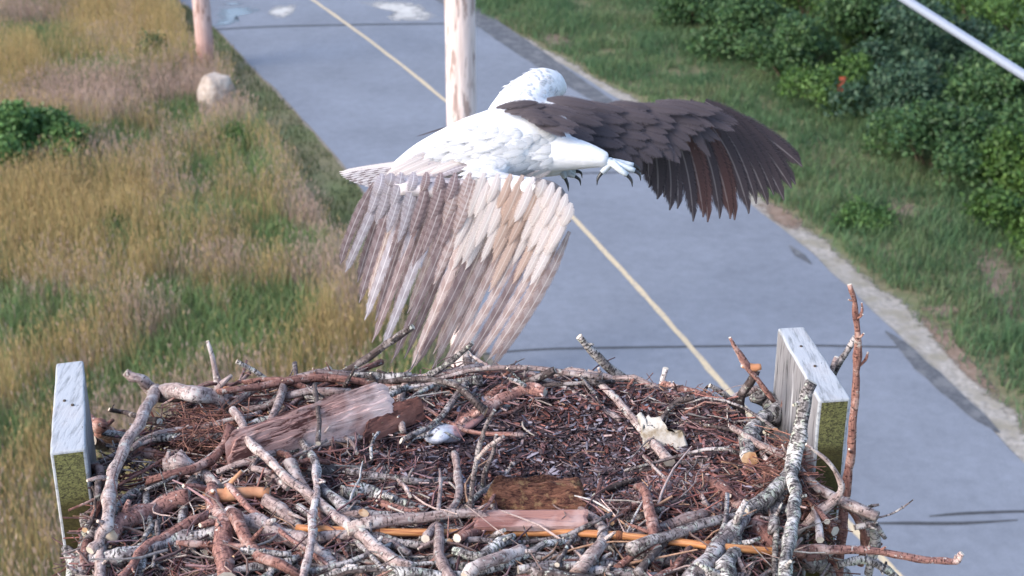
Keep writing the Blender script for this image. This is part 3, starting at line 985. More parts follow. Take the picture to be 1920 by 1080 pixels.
M['deckwood'] = wood_mat("deck_wood", (0.20, 0.18, 0.16), (0.07, 0.06, 0.05), (0.28, 0.27, 0.25), (5, 60, 60))
for i in range(7):
    y = 1.72 + 0.145 * i
    me_v = box_verts(NEST_C.x - .04, y, 7.12, 1.16, 0.135, 0.036)
    make_obj("plank", me_v, [(0, 3, 2, 1), (4, 5, 6, 7), (0, 1, 5, 4), (1, 2, 6, 5), (2, 3, 7, 6), (3, 0, 4, 7)], M['deckwood'], plat)
for x in (-0.62, 0.42):
    me_v = box_verts(x, 2.155, 7.04, 0.05, 1.0, 0.12)
    make_obj("beam", me_v, [(0, 3, 2, 1), (4, 5, 6, 7), (0, 1, 5, 4), (1, 2, 6, 5), (2, 3, 7, 6), (3, 0, 4, 7)], M['deckwood'], plat)
t = Tube()
t.add([Vector((NEST_C.x, 2.15, -0.5 + 7.48 * i / 30)) for i in range(31)], [0.15] * 31, 16, 0.03, (0, 1), 3)
t.build("support_pole", [M['pole_near'], M['pole_near']], plat)

# ------------------------------------------------------------------ the nest
M['b_grey'] = bark_mat("grey_lichen_bark", (0.22, 0.185, 0.18), (0.055, 0.042, 0.043), (0.40, 0.37, 0.36), 0.5, 0.6, 0.75, lich_col=(0.33, 0.34, 0.30))
M['b_pale'] = bark_mat("pale_smooth_bark", (0.37, 0.29, 0.265), (0.15, 0.105, 0.098), (0.46, 0.41, 0.385), 0.3, 0.45, 0.45, lich_col=(0.36, 0.36, 0.33))
M['b_red'] = bark_mat("reddish_bark", (0.31, 0.165, 0.13), (0.12, 0.055, 0.05), (0.44, 0.32, 0.28), 0.2, 0.35, 0.5, lich_col=(0.38, 0.34, 0.31))
M['b_dark'] = bark_mat("dark_bark", (0.10, 0.078, 0.072), (0.035, 0.026, 0.026), (0.27, 0.24, 0.23), 0.25, 0.3, 0.5)
M['b_mott'] = bark_mat("mottled_bark", (0.25, 0.23, 0.22), (0.04, 0.032, 0.034), (0.50, 0.475, 0.45), 0.5, 0.65, 1.0, lich_col=(0.34, 0.36, 0.30))
M['b_peel'] = wood_mat("peeled_wood", (0.44, 0.20, 0.10), (0.26, 0.10, 0.05), (0.52, 0.32, 0.20), (9, 9, 9))
M['cut'] = simple_noise_mat("cut_wood", (0.50, 0.31, 0.17), (0.62, 0.43, 0.27), 60, bump_s=0.2, bd=0.002, c3=(0.40, 0.19, 0.09), s3=40)
M['cutpale'] = simple_noise_mat("old_cut_wood", (0.40, 0.34, 0.28), (0.55, 0.49, 0.41), 60, bump_s=0.2, bd=0.002)
BK = {'g': 'b_grey', 'p': 'b_pale', 'r': 'b_red', 'd': 'b_dark', 'm': 'b_mott', 'o': 'b_peel'}

def sstep(a, b, x):
    u = max(0.0, min(1.0, (x - a) / (b - a)))
    return u * u * (3 - 2 * u)

def nest_r(x, y):
    u = (x + 0.10) / (0.64 if x < -.1 else 0.63 if y > 2.14 else 0.57); v = (y - 2.14) / (0.47 if y > 2.14 else 0.52)
    e_ = 3.0 if v > 0 else 2.2
    return (abs(u) ** e_ + abs(v) ** e_) ** (1 / e_)

def nest_z(x, y):
    u = (x + 0.10) / (0.64 if x < -.1 else 0.63 if y > 2.14 else 0.57); v = (y - 2.14) / (0.47 if y > 2.14 else 0.52)
    e_ = 3.0 if v > 0 else 2.2
    r = (abs(u) ** e_ + abs(v) ** e_) ** (1 / e_)
    z = 7.595 + 0.015 * max(0.0, min(1.0, v))
    cu = (x - 0.10) / 0.42; cv = (y - 2.33) / 0.22
    z -= 0.085 * (1 - sstep(0.15, 1.0, math.sqrt(cu * cu + cv * cv)))
    z += 0.02 * mnoise.noise(Vector((x * 6, y * 6, 2))) + 0.012 * mnoise.noise(Vector((x * 15, y * 15, 5)))
    z += 0.016 * mnoise.noise(Vector((x * 24, y * 24, 8))) * (1 - sstep(0.6, 1.0, r))
    z -= 0.44 * sstep(0.90, 1.22 if y > 2.14 else 1.10, r)
    return z

def on_nest(px, py, lift=0.0):
    d = ray(px, py)
    lo, hi = 1.6, 3.6
    t = lo
    while t < hi:
        p = CAM + d * t
        if p.z <= nest_z(p.x, p.y) + lift:
            a, b = t - 0.02, t
            for _ in range(14):
                m_ = (a + b) / 2; p = CAM + d * m_
                if p.z <= nest_z(p.x, p.y) + lift: b = m_
                else: a = m_
            return CAM + d * b
        t += 0.02
    return at_y(px, py, 2.58)

nest = empty("osprey_nest", (NEST_C.x, NEST_C.y, 7.14), "large untidy nest of grey and reddish sticks filling the bottom of the picture", "nest")
# solid bed of packed material under the sticks
M['bed'] = simple_noise_mat("packed_debris", (0.030, 0.020, 0.019), (0.085, 0.055, 0.052), 60, bump_s=1.0, bd=0.02, c3=(0.13, 0.085, 0.078), s3=30)
bv, bf = [], []
NB = 96
xs = [-0.95 + 1.75 * i / NB for i in range(NB + 1)]
ys = [1.45 + 1.35 * j / NB for j in range(NB + 1)]
for y in ys:
    for x in xs:
        z = nest_z(x, y) - 0.012 - 0.35 * sstep(0.84, 1.0, nest_r(x, y)) + 0.010 * mnoise.noise(Vector((x * 45, y * 45, 1)))
        bv.append(Vector((x, y, max(z, 7.15))))
for j in range(NB):
    for i in range(NB):
        a = j * (NB + 1) + i
        q = (a, a + 1, a + NB + 2, a + NB + 1)
        if max(bv[k].z for k in q) > 7.155: bf.append(q)
used = sorted({k for q in bf for k in q}); remap = {k: i for i, k in enumerate(used)}
make_obj("packed_bed", [bv[k] for k in used], [tuple(remap[k] for k in q) for q in bf], M['bed'], nest, smooth=True)

PXM = 1.0 / F
def stick(pts, radii, kind='g', mode='s', lift=0.010, Y=None, stubs=2, cut='cutpale', label=None, sides=9, rough=0.27, seed=None, cap=(1, 1), tilt=(0, 0)):
    """pts: traced points; mode 's' lies on the nest, 'u' stands up from its first point, 'y' lies in the upright plane Y"""
    W = []
    for i, p in enumerate(pts):
        if mode == 's': w = on_nest(p[0], p[1], lift + (p[2] if len(p) > 2 else 0))
        elif mode == 'u':
            if i == 0: w = on_nest(p[0], p[1], 0.0); Y0 = w.y
            else: w = at_y(p[0], p[1], Y0 + (p[2] if len(p) > 2 else 0))
        else: w = at_y(p[0], p[1], Y + (p[2] if len(p) > 2 else 0))
        W.append(w)
    length = sum((b - a).length for a, b in zip(W[:-1], W[1:]))
    n = max(6, min(40, int(length / 0.012)))
    path = catmull(W, n)
    # natural crookedness
    sd = random.uniform(0, 99) if seed is None else seed
    t_end = CP
    dist = sum((w - CAM).length for w in W) / len(W)
    R = [r * PXM * dist * 0.84 for r in lerp_list(radii, n)]
    amp = 0.5 * max(R)
    path = [p + Vector((mnoise.noise(Vector((k * .23, sd, 1))), mnoise.noise(Vector((k * .23, sd, 5))), mnoise.noise(Vector((k * .23, sd, 9))))) * amp for k, p in enumerate(path)]
    # knots
    for k in range(random.randint(1, 3) if n > 8 else 0):
        c0 = random.randint(1, n - 1)
        for q in (-1, 0, 1):
            if 0 <= c0 + q <= n: R[c0 + q] *= 1.22 if q == 0 else 1.08
    t = Tube()
    t.add(path, R, sides, rough, cap, sd, tilt=tilt)
    for k in range(stubs):
        c0 = random.randint(1, n - 1)
        ax = (path[min(n, c0 + 1)] - path[c0 - 1]).normalized()
        dv = Vector((random.uniform(-1, 1), random.uniform(-.6, .3), random.uniform(-.2, 1))).normalized()
        dv = (dv - ax * dv.dot(ax) * 0.6).normalized()
        ln = R[c0] * random.uniform(1.6, 4.0)
        t.add([path[c0], path[c0] + dv * ln * .6 + ax * ln * .15, path[c0] + dv * ln + ax * ln * .4], [R[c0] * .5, R[c0] * .4, R[c0] * .26], 5, 0.1, (0, 1), sd)
    o = t.build("stick", [M[BK[kind]], M[cut]], nest)
    if label: o["label"] = label
    return o

S = stick
# --- left side
S([(235, 697, .04), (262, 712, .04), (292, 736, .05), (350, 738, .04), (395, 745, .02), (424, 752, .01)], [9, 12, 17, 17, 17, 15], 'p', lift=.02, label="thick pale branch with a cut end rising at the upper left")
S([(292, 728, .05), (270, 775, .03), (240, 830, .03), (215, 880, .03), (206, 930, .02), (203, 975, .02), (190, 1005, .01), (170, 1032, 0)], [13, 14, 13, 13, 14, 13, 12, 10], 'p', lift=.028, label="long smooth pale branch bending down the left side")
S([(162, 786), (195, 808), (228, 832)], [13, 15, 14], 'r', lift=.02, tilt=(.5, 0))
S([(170, 828), (205, 838), (250, 846)], [12, 14, 12], 'd', lift=.0)
S([(205, 766), (240, 776), (300, 792)], [4, 6, 6], 'd', lift=.03)
S([(202, 1002), (250, 968), (300, 950), (352, 932)], [20, 21, 21, 18], 'r', lift=.025, label="thick red barked branch end in the lower left")
S([(150, 1060), (225, 1046), (300, 1025), (350, 1008), (410, 1000)], [17, 18, 18, 17, 14], 'g', lift=.02)
S([(160, 1090), (158, 1040), (172, 995), (186, 960), (186, 900), (205, 860)], [10, 11, 9, 9, 8, 7], 'g', lift=.02)
S([(145, 990), (170, 992), (205, 996)], [14, 15, 12], 'm', lift=.0)
S([(246, 842), (290, 815), (370, 802), (430, 790), (490, 772)], [5, 7, 8, 7, 5], 'p', lift=.03)
S([(205, 965), (240, 935), (285, 908), (335, 892)], [9, 10, 10, 8], 'g', lift=.01)
S([(230, 860), (260, 850), (300, 855), (330, 862)], [12, 13, 12, 10], 'r', lift=.005)
S([(310, 872), (345, 872), (375, 885), (410, 915)], [16, 16, 13, 10], 'p', lift=.015)
S([(232, 985), (270, 955), (330, 925), (400, 905)], [11, 13, 14, 12], 'g', lift=.0)
S([(330, 770), (350, 758), (400, 752), (430, 765)], [10, 14, 14, 10], 'm', lift=.0)
S([(405, 740), (425, 732), (440, 722)], [6, 9, 7], 'o', lift=.02, stubs=0)
S([(388, 640, .0), (410, 720, -.02), (437, 768, -.05), (470, 830, -.09), (500, 862, -.13)], [4, 8, 9, 10, 10], 'p', mode='u', stubs=1)
S([(437, 770), (480, 838), (540, 896), (610, 950), (660, 988), (720, 1040), (770, 1068)], [10, 10, 10, 11, 13, 13, 11], 'p', lift=.045, label="long straight pale stick slanting across the left front")
S([(568, 828), (588, 868), (600, 915), (640, 945), (672, 985), (700, 1022), (760, 1062)], [8, 11, 12, 13, 14, 14, 12], 'g', lift=.035)
S([(592, 872), (592, 930), (586, 980), (582, 1030), (566, 1090)], [8, 9, 9, 9, 8], 'p', lift=.05)
S([(430, 962), (470, 982), (520, 1000), (570, 1022), (605, 1050), (650, 1100)], [18, 20, 21, 21, 20, 18], 'p', lift=.022, label="thick grey branch in the lower left foreground")
S([(396, 920), (410, 960), (420, 1010), (428, 1090)], [17, 19, 21, 21], 'r', lift=.02)
S([(388, 930), (440, 928), (505, 924)], [13, 14, 12], 'o', lift=.018)
S([(405, 884), (470, 862), (540, 842), (620, 828), (712, 816)], [6, 8, 9, 8, 5], 'p', lift=.018)
S([(330, 1018), (390, 1022), (470, 1028), (540, 1040)], [6, 7, 8, 7], 'r', lift=.03)
S([(520, 840), (570, 835), (560, 870)], [8, 7, 5], 'g', lift=.01)
S([(450, 1032), (500, 1038), (545, 1041)], [7, 8, 6], 'm', lift=.04)
S([(500, 1090), (520, 1060), (560, 1045)], [8, 9, 7], 'g', lift=.03)
# --- back rim
S([(444, 677), (470, 692), (492, 708), (520, 724)], [5, 6, 6, 6], 'm', mode='y', Y=2.56, stubs=0, label="short lichened twig pointing up above the back rim")
S([(498, 742), (545, 722), (585, 708), (622, 694)], [8, 9, 9, 9], 'd', mode='y', Y=2.55)
S([(440, 768), (500, 742), (560, 724), (640, 706)], [8, 9, 9, 8], 'g', mode='y', Y=2.53)
S([(610, 708), (680, 707), (772, 704)], [9, 8, 9], 'm', mode='y', Y=2.54)
S([(636, 702), (690, 668), (735, 638), (775, 612)], [6, 8, 8, 7], 'd', mode='y', Y=2.57, stubs=1, label="dark stick pointing up and right from the back rim under the wing")
S([(774, 718), (815, 698), (850, 674), (886, 642)], [7, 7, 6, 5], 'm', mode='y', Y=2.56, stubs=0)
S([(680, 742), (760, 728), (830, 722), (905, 712)], [8, 9, 9, 10], 'm', mode='y', Y=2.52)
S([(930, 748), (975, 722), (1010, 705), (1042, 695)], [7, 8, 9, 8], 'd', mode='y', Y=2.53, stubs=0)
S([(975, 712), (962, 702), (950, 690)], [4, 3.5, 3], 'd', mode='y', Y=2.53, stubs=0)
S([(986, 716), (984, 700), (990, 687)], [3.5, 3, 2.5], 'd', mode='y', Y=2.53, stubs=0)
S([(852, 812), (890, 780), (940, 748), (990, 728), (1022, 735)], [14, 15, 14, 13, 11], 'r', lift=.02, label="smooth reddish root curving up to the back rim")
S([(1083, 629), (1112, 662), (1150, 692), (1188, 722), (1226, 748)], [7, 9, 9, 10, 10], 'm', mode='y', Y=2.57, label="mottled stick leaning left above the back rim")
S([(1101, 697), (1140, 708), (1180, 730), (1222, 752)], [5, 7, 8, 8], 'p', mode='y', Y=2.55, stubs=1)
S([(1130, 712), (1126, 700), (1122, 690)], [4, 4, 3], 'p', mode='y', Y=2.55, stubs=0)
S([(1238, 748), (1240, 722), (1250, 690)], [5, 6, 6], 'p', mode='y', Y=2.55, stubs=0, cut='cutpale')
S([(1254, 718), (1268, 736), (1278, 752)], [4, 4, 4], 'd', mode='y', Y=2.54, stubs=0)
S([(1232, 800), (1262, 760), (1280, 748), (1302, 744)], [5, 6, 7, 7], 'd', lift=.03)
S([(1312, 752), (1322, 730), (1330, 722)], [4, 4, 3], 'd', mode='y', Y=2.53, stubs=0)
S([(1330, 722), (1352, 736), (1372, 752), (1388, 778)], [5, 7, 7, 7], 'm', mode='y', Y=2.52, stubs=0)
S([(1388, 782), (1390, 748), (1398, 722), (1416, 690)], [13, 11, 10, 10], 'd', mode='y', Y=2.50, stubs=0)
S([(1368, 633), (1384, 658), (1402, 688), (1422, 715), (1450, 752)], [4, 6, 7, 6, 6], 'r', mode='y', Y=2.47, stubs=0, label="thin reddish twig pointing up left near the right board")
S([(1392, 684), (1412, 690), (1428, 688)], [7, 9, 7], 'o', mode='y', Y=2.47, stubs=0)
S([(1420, 738), (1440, 756), (1462, 782), (1500, 806)], [16, 19, 17, 12], 'm', lift=.02)
S([(1460, 740), (1478, 728), (1470, 770), (1490, 800)], [6, 7, 7, 5], 'r', lift=.035)
# --- right side
S([(1440, 778, .10), (1416, 800, .05), (1404, 830, -.03), (1407, 862, -.10)], [16, 19, 20, 18], 'm', mode='y', Y=2.36, cut='cut', stubs=0, label="curved mottled branch with a bright orange cut end facing the camera")
S([(1440, 800), (1465, 815), (1470, 850), (1458, 880)], [10, 12, 11, 9], 'g', lift=.01)
S([(1522, 716, .08), (1508, 770, .06), (1496, 830, .03), (1478, 885, -.01), (1445, 925, -.07), (1395, 962, -.12)], [13, 15, 17, 18, 18, 15], 'm', mode='y', Y=2.20, stubs=1, label="big pale forked branch leaning on the right board")
S([(1482, 876, .0), (1489, 930, -.10), (1486, 985, -.18), (1475, 1040, -.26), (1468, 1100, -.33)], [14, 15, 14, 14, 15], 'm', mode='y', Y=2.195)
S([(1568, 1100, -.05), (1574, 1020, -.03), (1584, 950, 0), (1592, 880, 0), (1600, 790, 0), (1606, 700, 0), (1608, 620, 0), (1603, 570, 0), (1594, 535, 0)], [13, 12, 11, 10, 9, 8, 7, 6, 5], 'r', mode='y', Y=2.24, stubs=5, label="tall thin reddish twig standing beside the right board")
S([(1605, 600), (1616, 585), (1616, 568)], [3, 3, 2], 'r', mode='y', Y=2.24, stubs=0)
S([(1608, 690), (1622, 675), (1628, 660)], [3, 3, 2], 'r', mode='y', Y=2.24, stubs=0)
S([(1555, 720), (1570, 690), (1585, 660), (1602, 630)], [8, 8, 7, 6], 'm', mode='y', Y=2.52, stubs=1)
S([(1552, 712), (1562, 685), (1570, 668)], [6, 6, 5], 'p', mode='y', Y=2.50, stubs=0)
S([(1512, 832), (1548, 862), (1572, 895), (1578, 915), (1560, 942), (1525, 970), (1486, 1006)], [3, 5, 6, 8, 9, 9, 8], 'p', mode='y', Y=2.12, stubs=0, label="thin curved twig looping in front of the right board")
S([(1588, 938), (1618, 958), (1636, 985), (1640, 1020), (1628, 1075)], [8, 11, 12, 12, 10], 'g', mode='y', Y=2.15)
S([(1590, 945), (1610, 975), (1622, 1010), (1612, 1060)], [7, 8, 9, 8], 'r', mode='y', Y=2.18)
S([(1636, 972), (1668, 965), (1692, 952), (1712, 936)], [2.5, 2, 2, 1.5], 'g', mode='y', Y=2.15, stubs=2)
S([(1478, 1036), (1540, 1030), (1600, 1030), (1700, 1044), (1760, 1052), (1792, 1050), (1808, 1036)], [11, 10, 9, 8, 8, 7, 6], 'r', mode='y', Y=2.06, stubs=5, label="thin reddish twig sticking far out to the right over the road")
S([(1600, 990), (1640, 985), (1660, 1010)], [7, 8, 5], 'g', mode='y', Y=2.12)
S([(1570, 1060), (1620, 1050), (1660, 1066), (1690, 1090)], [8, 9, 8, 6], 'm', mode='y', Y=2.08)
S([(1325, 905), (1360, 925), (1400, 960), (1430, 1000), (1455, 1035)], [14, 20, 22, 20, 16], 'r', lift=.015)
S([(1440, 960), (1470, 1000), (1478, 1050)], [10, 11, 10], 'g', lift=.0)
S([(1290, 1095), (1330, 1050), (1360, 1010), (1392, 978)], [20, 20, 19, 16], 'g', lift=.035, cut='cut', label="thick grey branch with an orange cut end in the lower right")
S([(1362, 1095), (1372, 1040), (1385, 990)], [18, 17, 14], 'm', lift=.03)
S([(1150, 1012), (1210, 1002), (1270, 985), (1310, 968), (1350, 950)], [12, 14, 15, 15, 12], 'p', lift=.01)
S([(1190, 1040), (1260, 1052), (1330, 1072), (1400, 1095)], [13, 15, 16, 14], 'g', lift=.01)
S([(1420, 1045), (1470, 1046), (1540, 1040), (1570, 1036)], [13, 13, 12, 10], 'r', lift=.0)
S([(1490, 1050), (1530, 1055), (1590, 1085)], [16, 18, 16], 'g', lift=-.01)
S([(1160, 980), (1240, 955), (1300, 925)], [7, 8, 6], 'd', lift=.01)
S([(1090, 920), (1160, 895), (1240, 875), (1330, 862)], [7, 8, 8, 6], 'd', lift=.005)
S([(1120, 1000), (1095, 985), (1110, 940), (1130, 920), (1190, 900)], [6, 7, 7, 6, 5], 'd', lift=.02)
S([(1100, 960), (1085, 990), (1060, 1030), (1045, 1060)], [5, 6, 6, 5], 'd', lift=.035)
# --- centre
S([(886, 1000, 0), (884, 930, -.01), (892, 870, 0), (905, 815, 0), (926, 768, 0)], [7, 6, 5.5, 5, 4], 'g', mode='u', stubs=0, label="slender forked upright twig in the middle of the nest")
S([(895, 860), (915, 838), (945, 818)], [5, 4.5, 4], 'p', mode='y', Y=2.10, stubs=0)
S([(905, 940, 0), (908, 890, 0), (924, 850, 0), (930, 815, 0)], [5, 5, 5, 4], 'g', mode='u', stubs=0)
S([(898, 912), (925, 948), (948, 990)], [5, 7, 6], 'g', lift=.03, stubs=0)
S([(822, 960), (826, 910), (824, 880)], [5, 4, 3], 'p', lift=.05, stubs=0)
S([(800, 1010), (818, 985), (822, 1030), (830, 1060), (850, 1095)], [9, 12, 12, 13, 14], 'p', lift=.045)
S([(845, 960), (860, 925), (858, 890), (850, 850)], [7, 8, 9, 8], 'p', lift=.03, stubs=0)
S([(820, 975), (860, 960), (890, 935), (935, 900), (965, 868)], [6, 7, 7, 7, 5], 'g', lift=.02)
S([(848, 1020), (910, 1012), (980, 1008), (1042, 1000)], [13, 15, 14, 11], 'g', lift=.018)
S([(850, 1030), (900, 1045), (935, 1020), (960, 1005)], [9, 11, 11, 8], 'm', lift=.04)
S([(870, 1085), (900, 1060), (950, 1040), (985, 1028)], [12, 15, 15, 10], 'p', lift=.05)
S([(985, 1040), (1050, 1050), (1120, 1060), (1190, 1070)], [10, 12, 12, 9], 'g', lift=.02)
S([(1050, 1012), (1110, 1022), (1180, 1030)], [14, 17, 13], 'm', lift=.0)
S([(970, 1068), (1060, 1062), (1160, 1075), (1240, 1085)], [9, 11, 12, 9], 'g', lift=.03)
S([(640, 1030), (700, 1030), (760, 1020), (820, 1012)], [7, 9, 9, 6], 'g', lift=.015)
S([(660, 1062), (740, 1052), (820, 1050), (880, 1062)], [10, 13, 14, 12], 'm', lift=.015)
S([(620, 1085), (690, 1075), (760, 1085)], [13, 15, 13], 'g', lift=.0)
S([(640, 925), (690, 920), (750, 945), (800, 955)], [15, 18, 17, 13], 'm', lift=.01)
S([(700, 940), (770, 965), (830, 990)], [9, 10, 8], 'r', lift=.015)
S([(500, 905), (560, 895), (640, 885), (740, 880)], [14, 17, 16, 12], 'd', lift=.0)
S([(650, 885), (730, 895), (790, 905), (850, 900)], [7, 8, 8, 6], 'g', lift=.015)
S([(470, 880), (510, 890), (540, 915)], [7, 8, 6], 'p', lift=.02)
S([(690, 990), (720, 1000), (760, 1030)], [9, 10, 8], 'g', lift=.02)
S([(590, 720), (596, 770), (598, 830)], [4, 5, 6], 'd', lift=.07, stubs=0)
S([(640, 815), (660, 830), (668, 850)], [5, 5, 4], 'p', lift=.02, stubs=0)
S([(745, 900), (760, 915), (768, 930)], [4, 5, 4], 'p', lift=.03, stubs=0)

rq = random.Random(21)
for i in range(20):          # ragged ends poking up along the back rim
    x = 470 + 47 * i + rq.uniform(-15, 15)
    y = float(np.interp(x, [450, 600, 700, 900, 1040, 1200, 1400], [770, 728, 718, 716, 728, 752, 775])) + rq.uniform(0, 12)
    a = rq.uniform(-1.15, 1.15); L = rq.uniform(26, 62)
    x2, y2 = x + math.sin(a) * L, y - math.cos(a) * L * .8
    S([(x, y), ((x + x2) / 2 + rq.uniform(-5, 5), (y + y2) / 2), (x2, y2)], [rq.uniform(3.5, 6), 4, rq.uniform(2, 3)], rq.choice('dgrmd'), mode='y', Y=2.53 + rq.uniform(-.03, .04), stubs=rq.choice((0, 1)))

# --- woven filler sticks (parts too)
def filler(n, rmin, rmax, lmin, lmax, kinds, zone, lift_max, sides=6, ymax=9):
    made = 0
    while made < n:
        a = random.uniform(0, 2 * math.pi)
        q = math.sqrt(random.uniform(zone[0] ** 2, zone[1] ** 2))
        x = -0.10 + 0.64 * q * math.cos(a); y = 2.14 + 0.50 * q * math.sin(a)
        if y < 1.80 or y > ymax: continue
        # keep the cup free of thick sticks
        cu = (x - 0.10) / 0.36; cv = (y - 2.33) / 0.17
        if cu * cu + cv * cv < 1 and rmax > 0.006: continue
        tang = math.atan2(0.50 * math.cos(a), -0.64 * math.sin(a)) + random.gauss(0, 0.55)
        L = random.uniform(lmin, lmax); r = random.uniform(rmin, rmax)
        pts = []
        bend = random.uniform(-.35, .35)
        lift = random.uniform(-.004, lift_max)
        tilt = random.uniform(-.10, .14)
        for k in range(5):
            s = (k / 4 - .5) * L
            an = tang + bend * s / L * 2
            px_, py_ = x + math.cos(an) * s, y + math.sin(an) * s
            zb = nest_z(px_, py_)
            zc = nest_z(x, y)
            z = max(zb, zc - 0.03) if abs(zb - zc) < 0.08 else zc - 0.02
            pts.append(Vector((px_, py_, z + lift + r * .6 + tilt * s + random.uniform(-.003, .003))))
        if min(p.x for p in pts) < -0.74 or max(p.x for p in pts) > 0.60: continue
        if any(p.x > 0.42 and p.y < 2.0 for p in pts): continue
        m = max(5, int(L / 0.035))
        path = catmull(pts, m)
        sd = random.uniform(0, 99)
        path = [p + Vector((mnoise.noise(Vector((i * .5, sd, 1))), mnoise.noise(Vector((i * .5, sd, 5))), mnoise.noise(Vector((i * .5, sd, 9))))) * r * .9 for i, p in enumerate(path)]
        R = [r * (1 - 0.45 * i / m) for i in range(m + 1)]
        t = Tube()
        t.add(path, R, sides, 0.26, (random.random() < .6, random.random() < .6), sd, tilt=(random.uniform(-1, 1), random.uniform(-1.2, 1.2)))
        for k in range(random.choice((0, 1, 1, 2))):
            c0 = random.randint(1, m - 1)
            ax = (path[c0 + 1] - path[c0 - 1]).normalized()
            dv = Vector((random.uniform(-1, 1), random.uniform(-1, .5), random.uniform(-.1, 1))).normalized()
            ln = random.uniform(.012, .045)
            t.add([path[c0], path[c0] + dv * ln * .6 + ax * ln * .3, path[c0] + dv * ln + ax * ln * .5], [R[c0] * .45, R[c0] * .35, R[c0] * .2], 4, 0.1, (0, 1), sd)
        k_ = random.choice(kinds)
        t.build("stick", [M[BK[k_]], M[random.choice(('cut', 'cutpale', 'cutpale'))]], nest)
        made += 1
filler(76, 0.004, 0.011, 0.16, 0.42, 'ggpppmmrrrd', (0.62, 1.06), 0.030)
filler(58, 0.0045, 0.0125, 0.12, 0.34, 'gggmmpprrr', (0.0, 1.0), 0.040, 8, 2.13)
filler(52, 0.0025, 0.006, 0.10, 0.34, 'ggprrddm', (0.45, 1.08), 0.045)
filler(6, 0.0018, 0.004, 0.08, 0.22, 'drrg', (0.0, 0.6), 0.012)

# --- lining and litter: thousands of small bits, stuff
def litter(n, name, label, lmin, lmax, wmin, wmax, zone_fn, pal, liftmax, flat=False):
    V = []; Fc = []; CC = []
    i = 0
    while i < n:
        x, y = zone_fn()
        z = nest_z(x, y)
        if z < 7.46: continue
        if name == 'lining_twigs' and ((x - .10) / .30) ** 2 + ((y - 2.35) / .14) ** 2 < 1: continue
        L = random.uniform(lmin, lmax); w = random.uniform(wmin, wmax)
        a = random.uniform(0, 2 * math.pi); el = random.gauss(0.05, 0.22)
        d = Vector((math.cos(a) * math.cos(el), math.sin(a) * math.cos(el), math.sin(el)))
        s = d.cross(Vector((random.uniform(-.5, .5), random.uniform(-.5, .5), 1))).normalized()
        u = s.cross(d)
        p = Vector((x, y, z + random.uniform(-.004, liftmax)))
        bow = random.uniform(-.15, .15) * L
        c = random.choice(pal); k = random.uniform(0.6, 1.45)
        c = (c[0] * k, c[1] * k, c[2] * k, 1)
        b = len(V)
        if flat:
            for t_, hw in ((-.5, .5), (0, .9), (.5, .35)):
                q = p + d * L * t_ + s * bow * (1 - abs(t_ * 2))
                V += [q - s * w * hw, q + u * w * .35, q + s * w * hw]
            for j in (0, 3):
                Fc += [(b + j, b + j + 1, b + j + 4), (b + j, b + j + 4, b + j + 3), (b + j + 1, b + j + 2, b + j + 5), (b + j + 1, b + j + 5, b + j + 4)]
            CC += [c] * 9
        else:
            for t_ in (-.5, 0, .5):
                q = p + d * L * t_ + s * bow * (1 - abs(t_ * 2)); ww = w * (1 - .3 * (t_ + .5))
                V += [q + u * ww, q - u * ww * .6 + s * ww, q - u * ww * .6 - s * ww]
            for j in (0, 3):
                for k2 in range(3):
                    k3 = (k2 + 1) % 3
                    Fc += [(b + j + k2, b + j + k3, b + j + 3 + k3), (b + j + k2, b + j + 3 + k3, b + j + 3 + k2)]
            CC += [c] * 9
        i += 1
    o = fast_mesh(name, np.array([tuple(v) for v in V]), np.array(Fc), M['litter'], np.array(CC), nest)
    o["kind"] = "stuff"
    return o
def litter_mat():
    m, nt, b = new_mat("dry_litter", 0.8, 0.25)
    a = N(nt, "ShaderNodeAttribute", attribute_name="Col")
    ob = coords(nt)
    f = noise_tex(nt, ob, 160, 3, 0.6)
    nt.links.new(mix(nt, 1.0, a.outputs["Color"], ramp(nt, f, [(0.3, 0.6), (0.7, 1.25)]), 'MULTIPLY'), b.inputs["Base Color"])
    return m
M['litter'] = litter_mat()
def zone_all():
    a = random.uniform(0, 2 * math.pi); q = math.sqrt(random.uniform(0, 1.05))
    y = 2.16 + 0.47 * q * math.sin(a)
    return -0.10 + 0.64 * q * math.cos(a), max(y, random.uniform(1.75, 2.0))
def zone_cup():
    while True:
        x, y = random.gauss(0.12, 0.24), random.gauss(2.36, 0.13)
        if -.55 < x < .52 and 1.95 < y < 2.62: return x, y
def zone_dark():
    while True:
        x, y = random.gauss(0.10, 0.14), random.gauss(2.37, 0.085)
        if y < 2.6: return x, y
PB = [(0.12, 0.064, 0.070), (0.18, 0.094, 0.094), (0.25, 0.15, 0.15), (0.06, 0.036, 0.040), (0.36, 0.265, 0.25), (0.20, 0.085, 0.070), (0.15, 0.055, 0.046), (0.24, 0.11, 0.09)]
PD = [(0.030, 0.021, 0.025), (0.045, 0.031, 0.036), (0.06, 0.042, 0.048), (0.085, 0.06, 0.066), (0.20, 0.18, 0.21)]
PG = [(0.24, 0.20, 0.18), (0.34, 0.30, 0.27), (0.16, 0.11, 0.10), (0.09, 0.06, 0.06), (0.30, 0.18, 0.12)]
litter(7000, "lining_twigs", None, .02, .085, .0008, .0022, zone_all, PG + PB, .018)
litter(5600, "lining_bark", None, .010, .055, .0015, .0055, zone_cup, PB, .010, True)
litter(5200, "lining_shreds", None, .012, .06, .0007, .0018, zone_cup, PB + PD, .012)
litter(7000, "lining_mulch", None, .006, .026, .001, .005, zone_dark, PD, .017, True)
def zone_blob(cx, cy, sx, sy):
    def f(): return random.gauss(cx, sx), random.gauss(cy, sy)
    return f
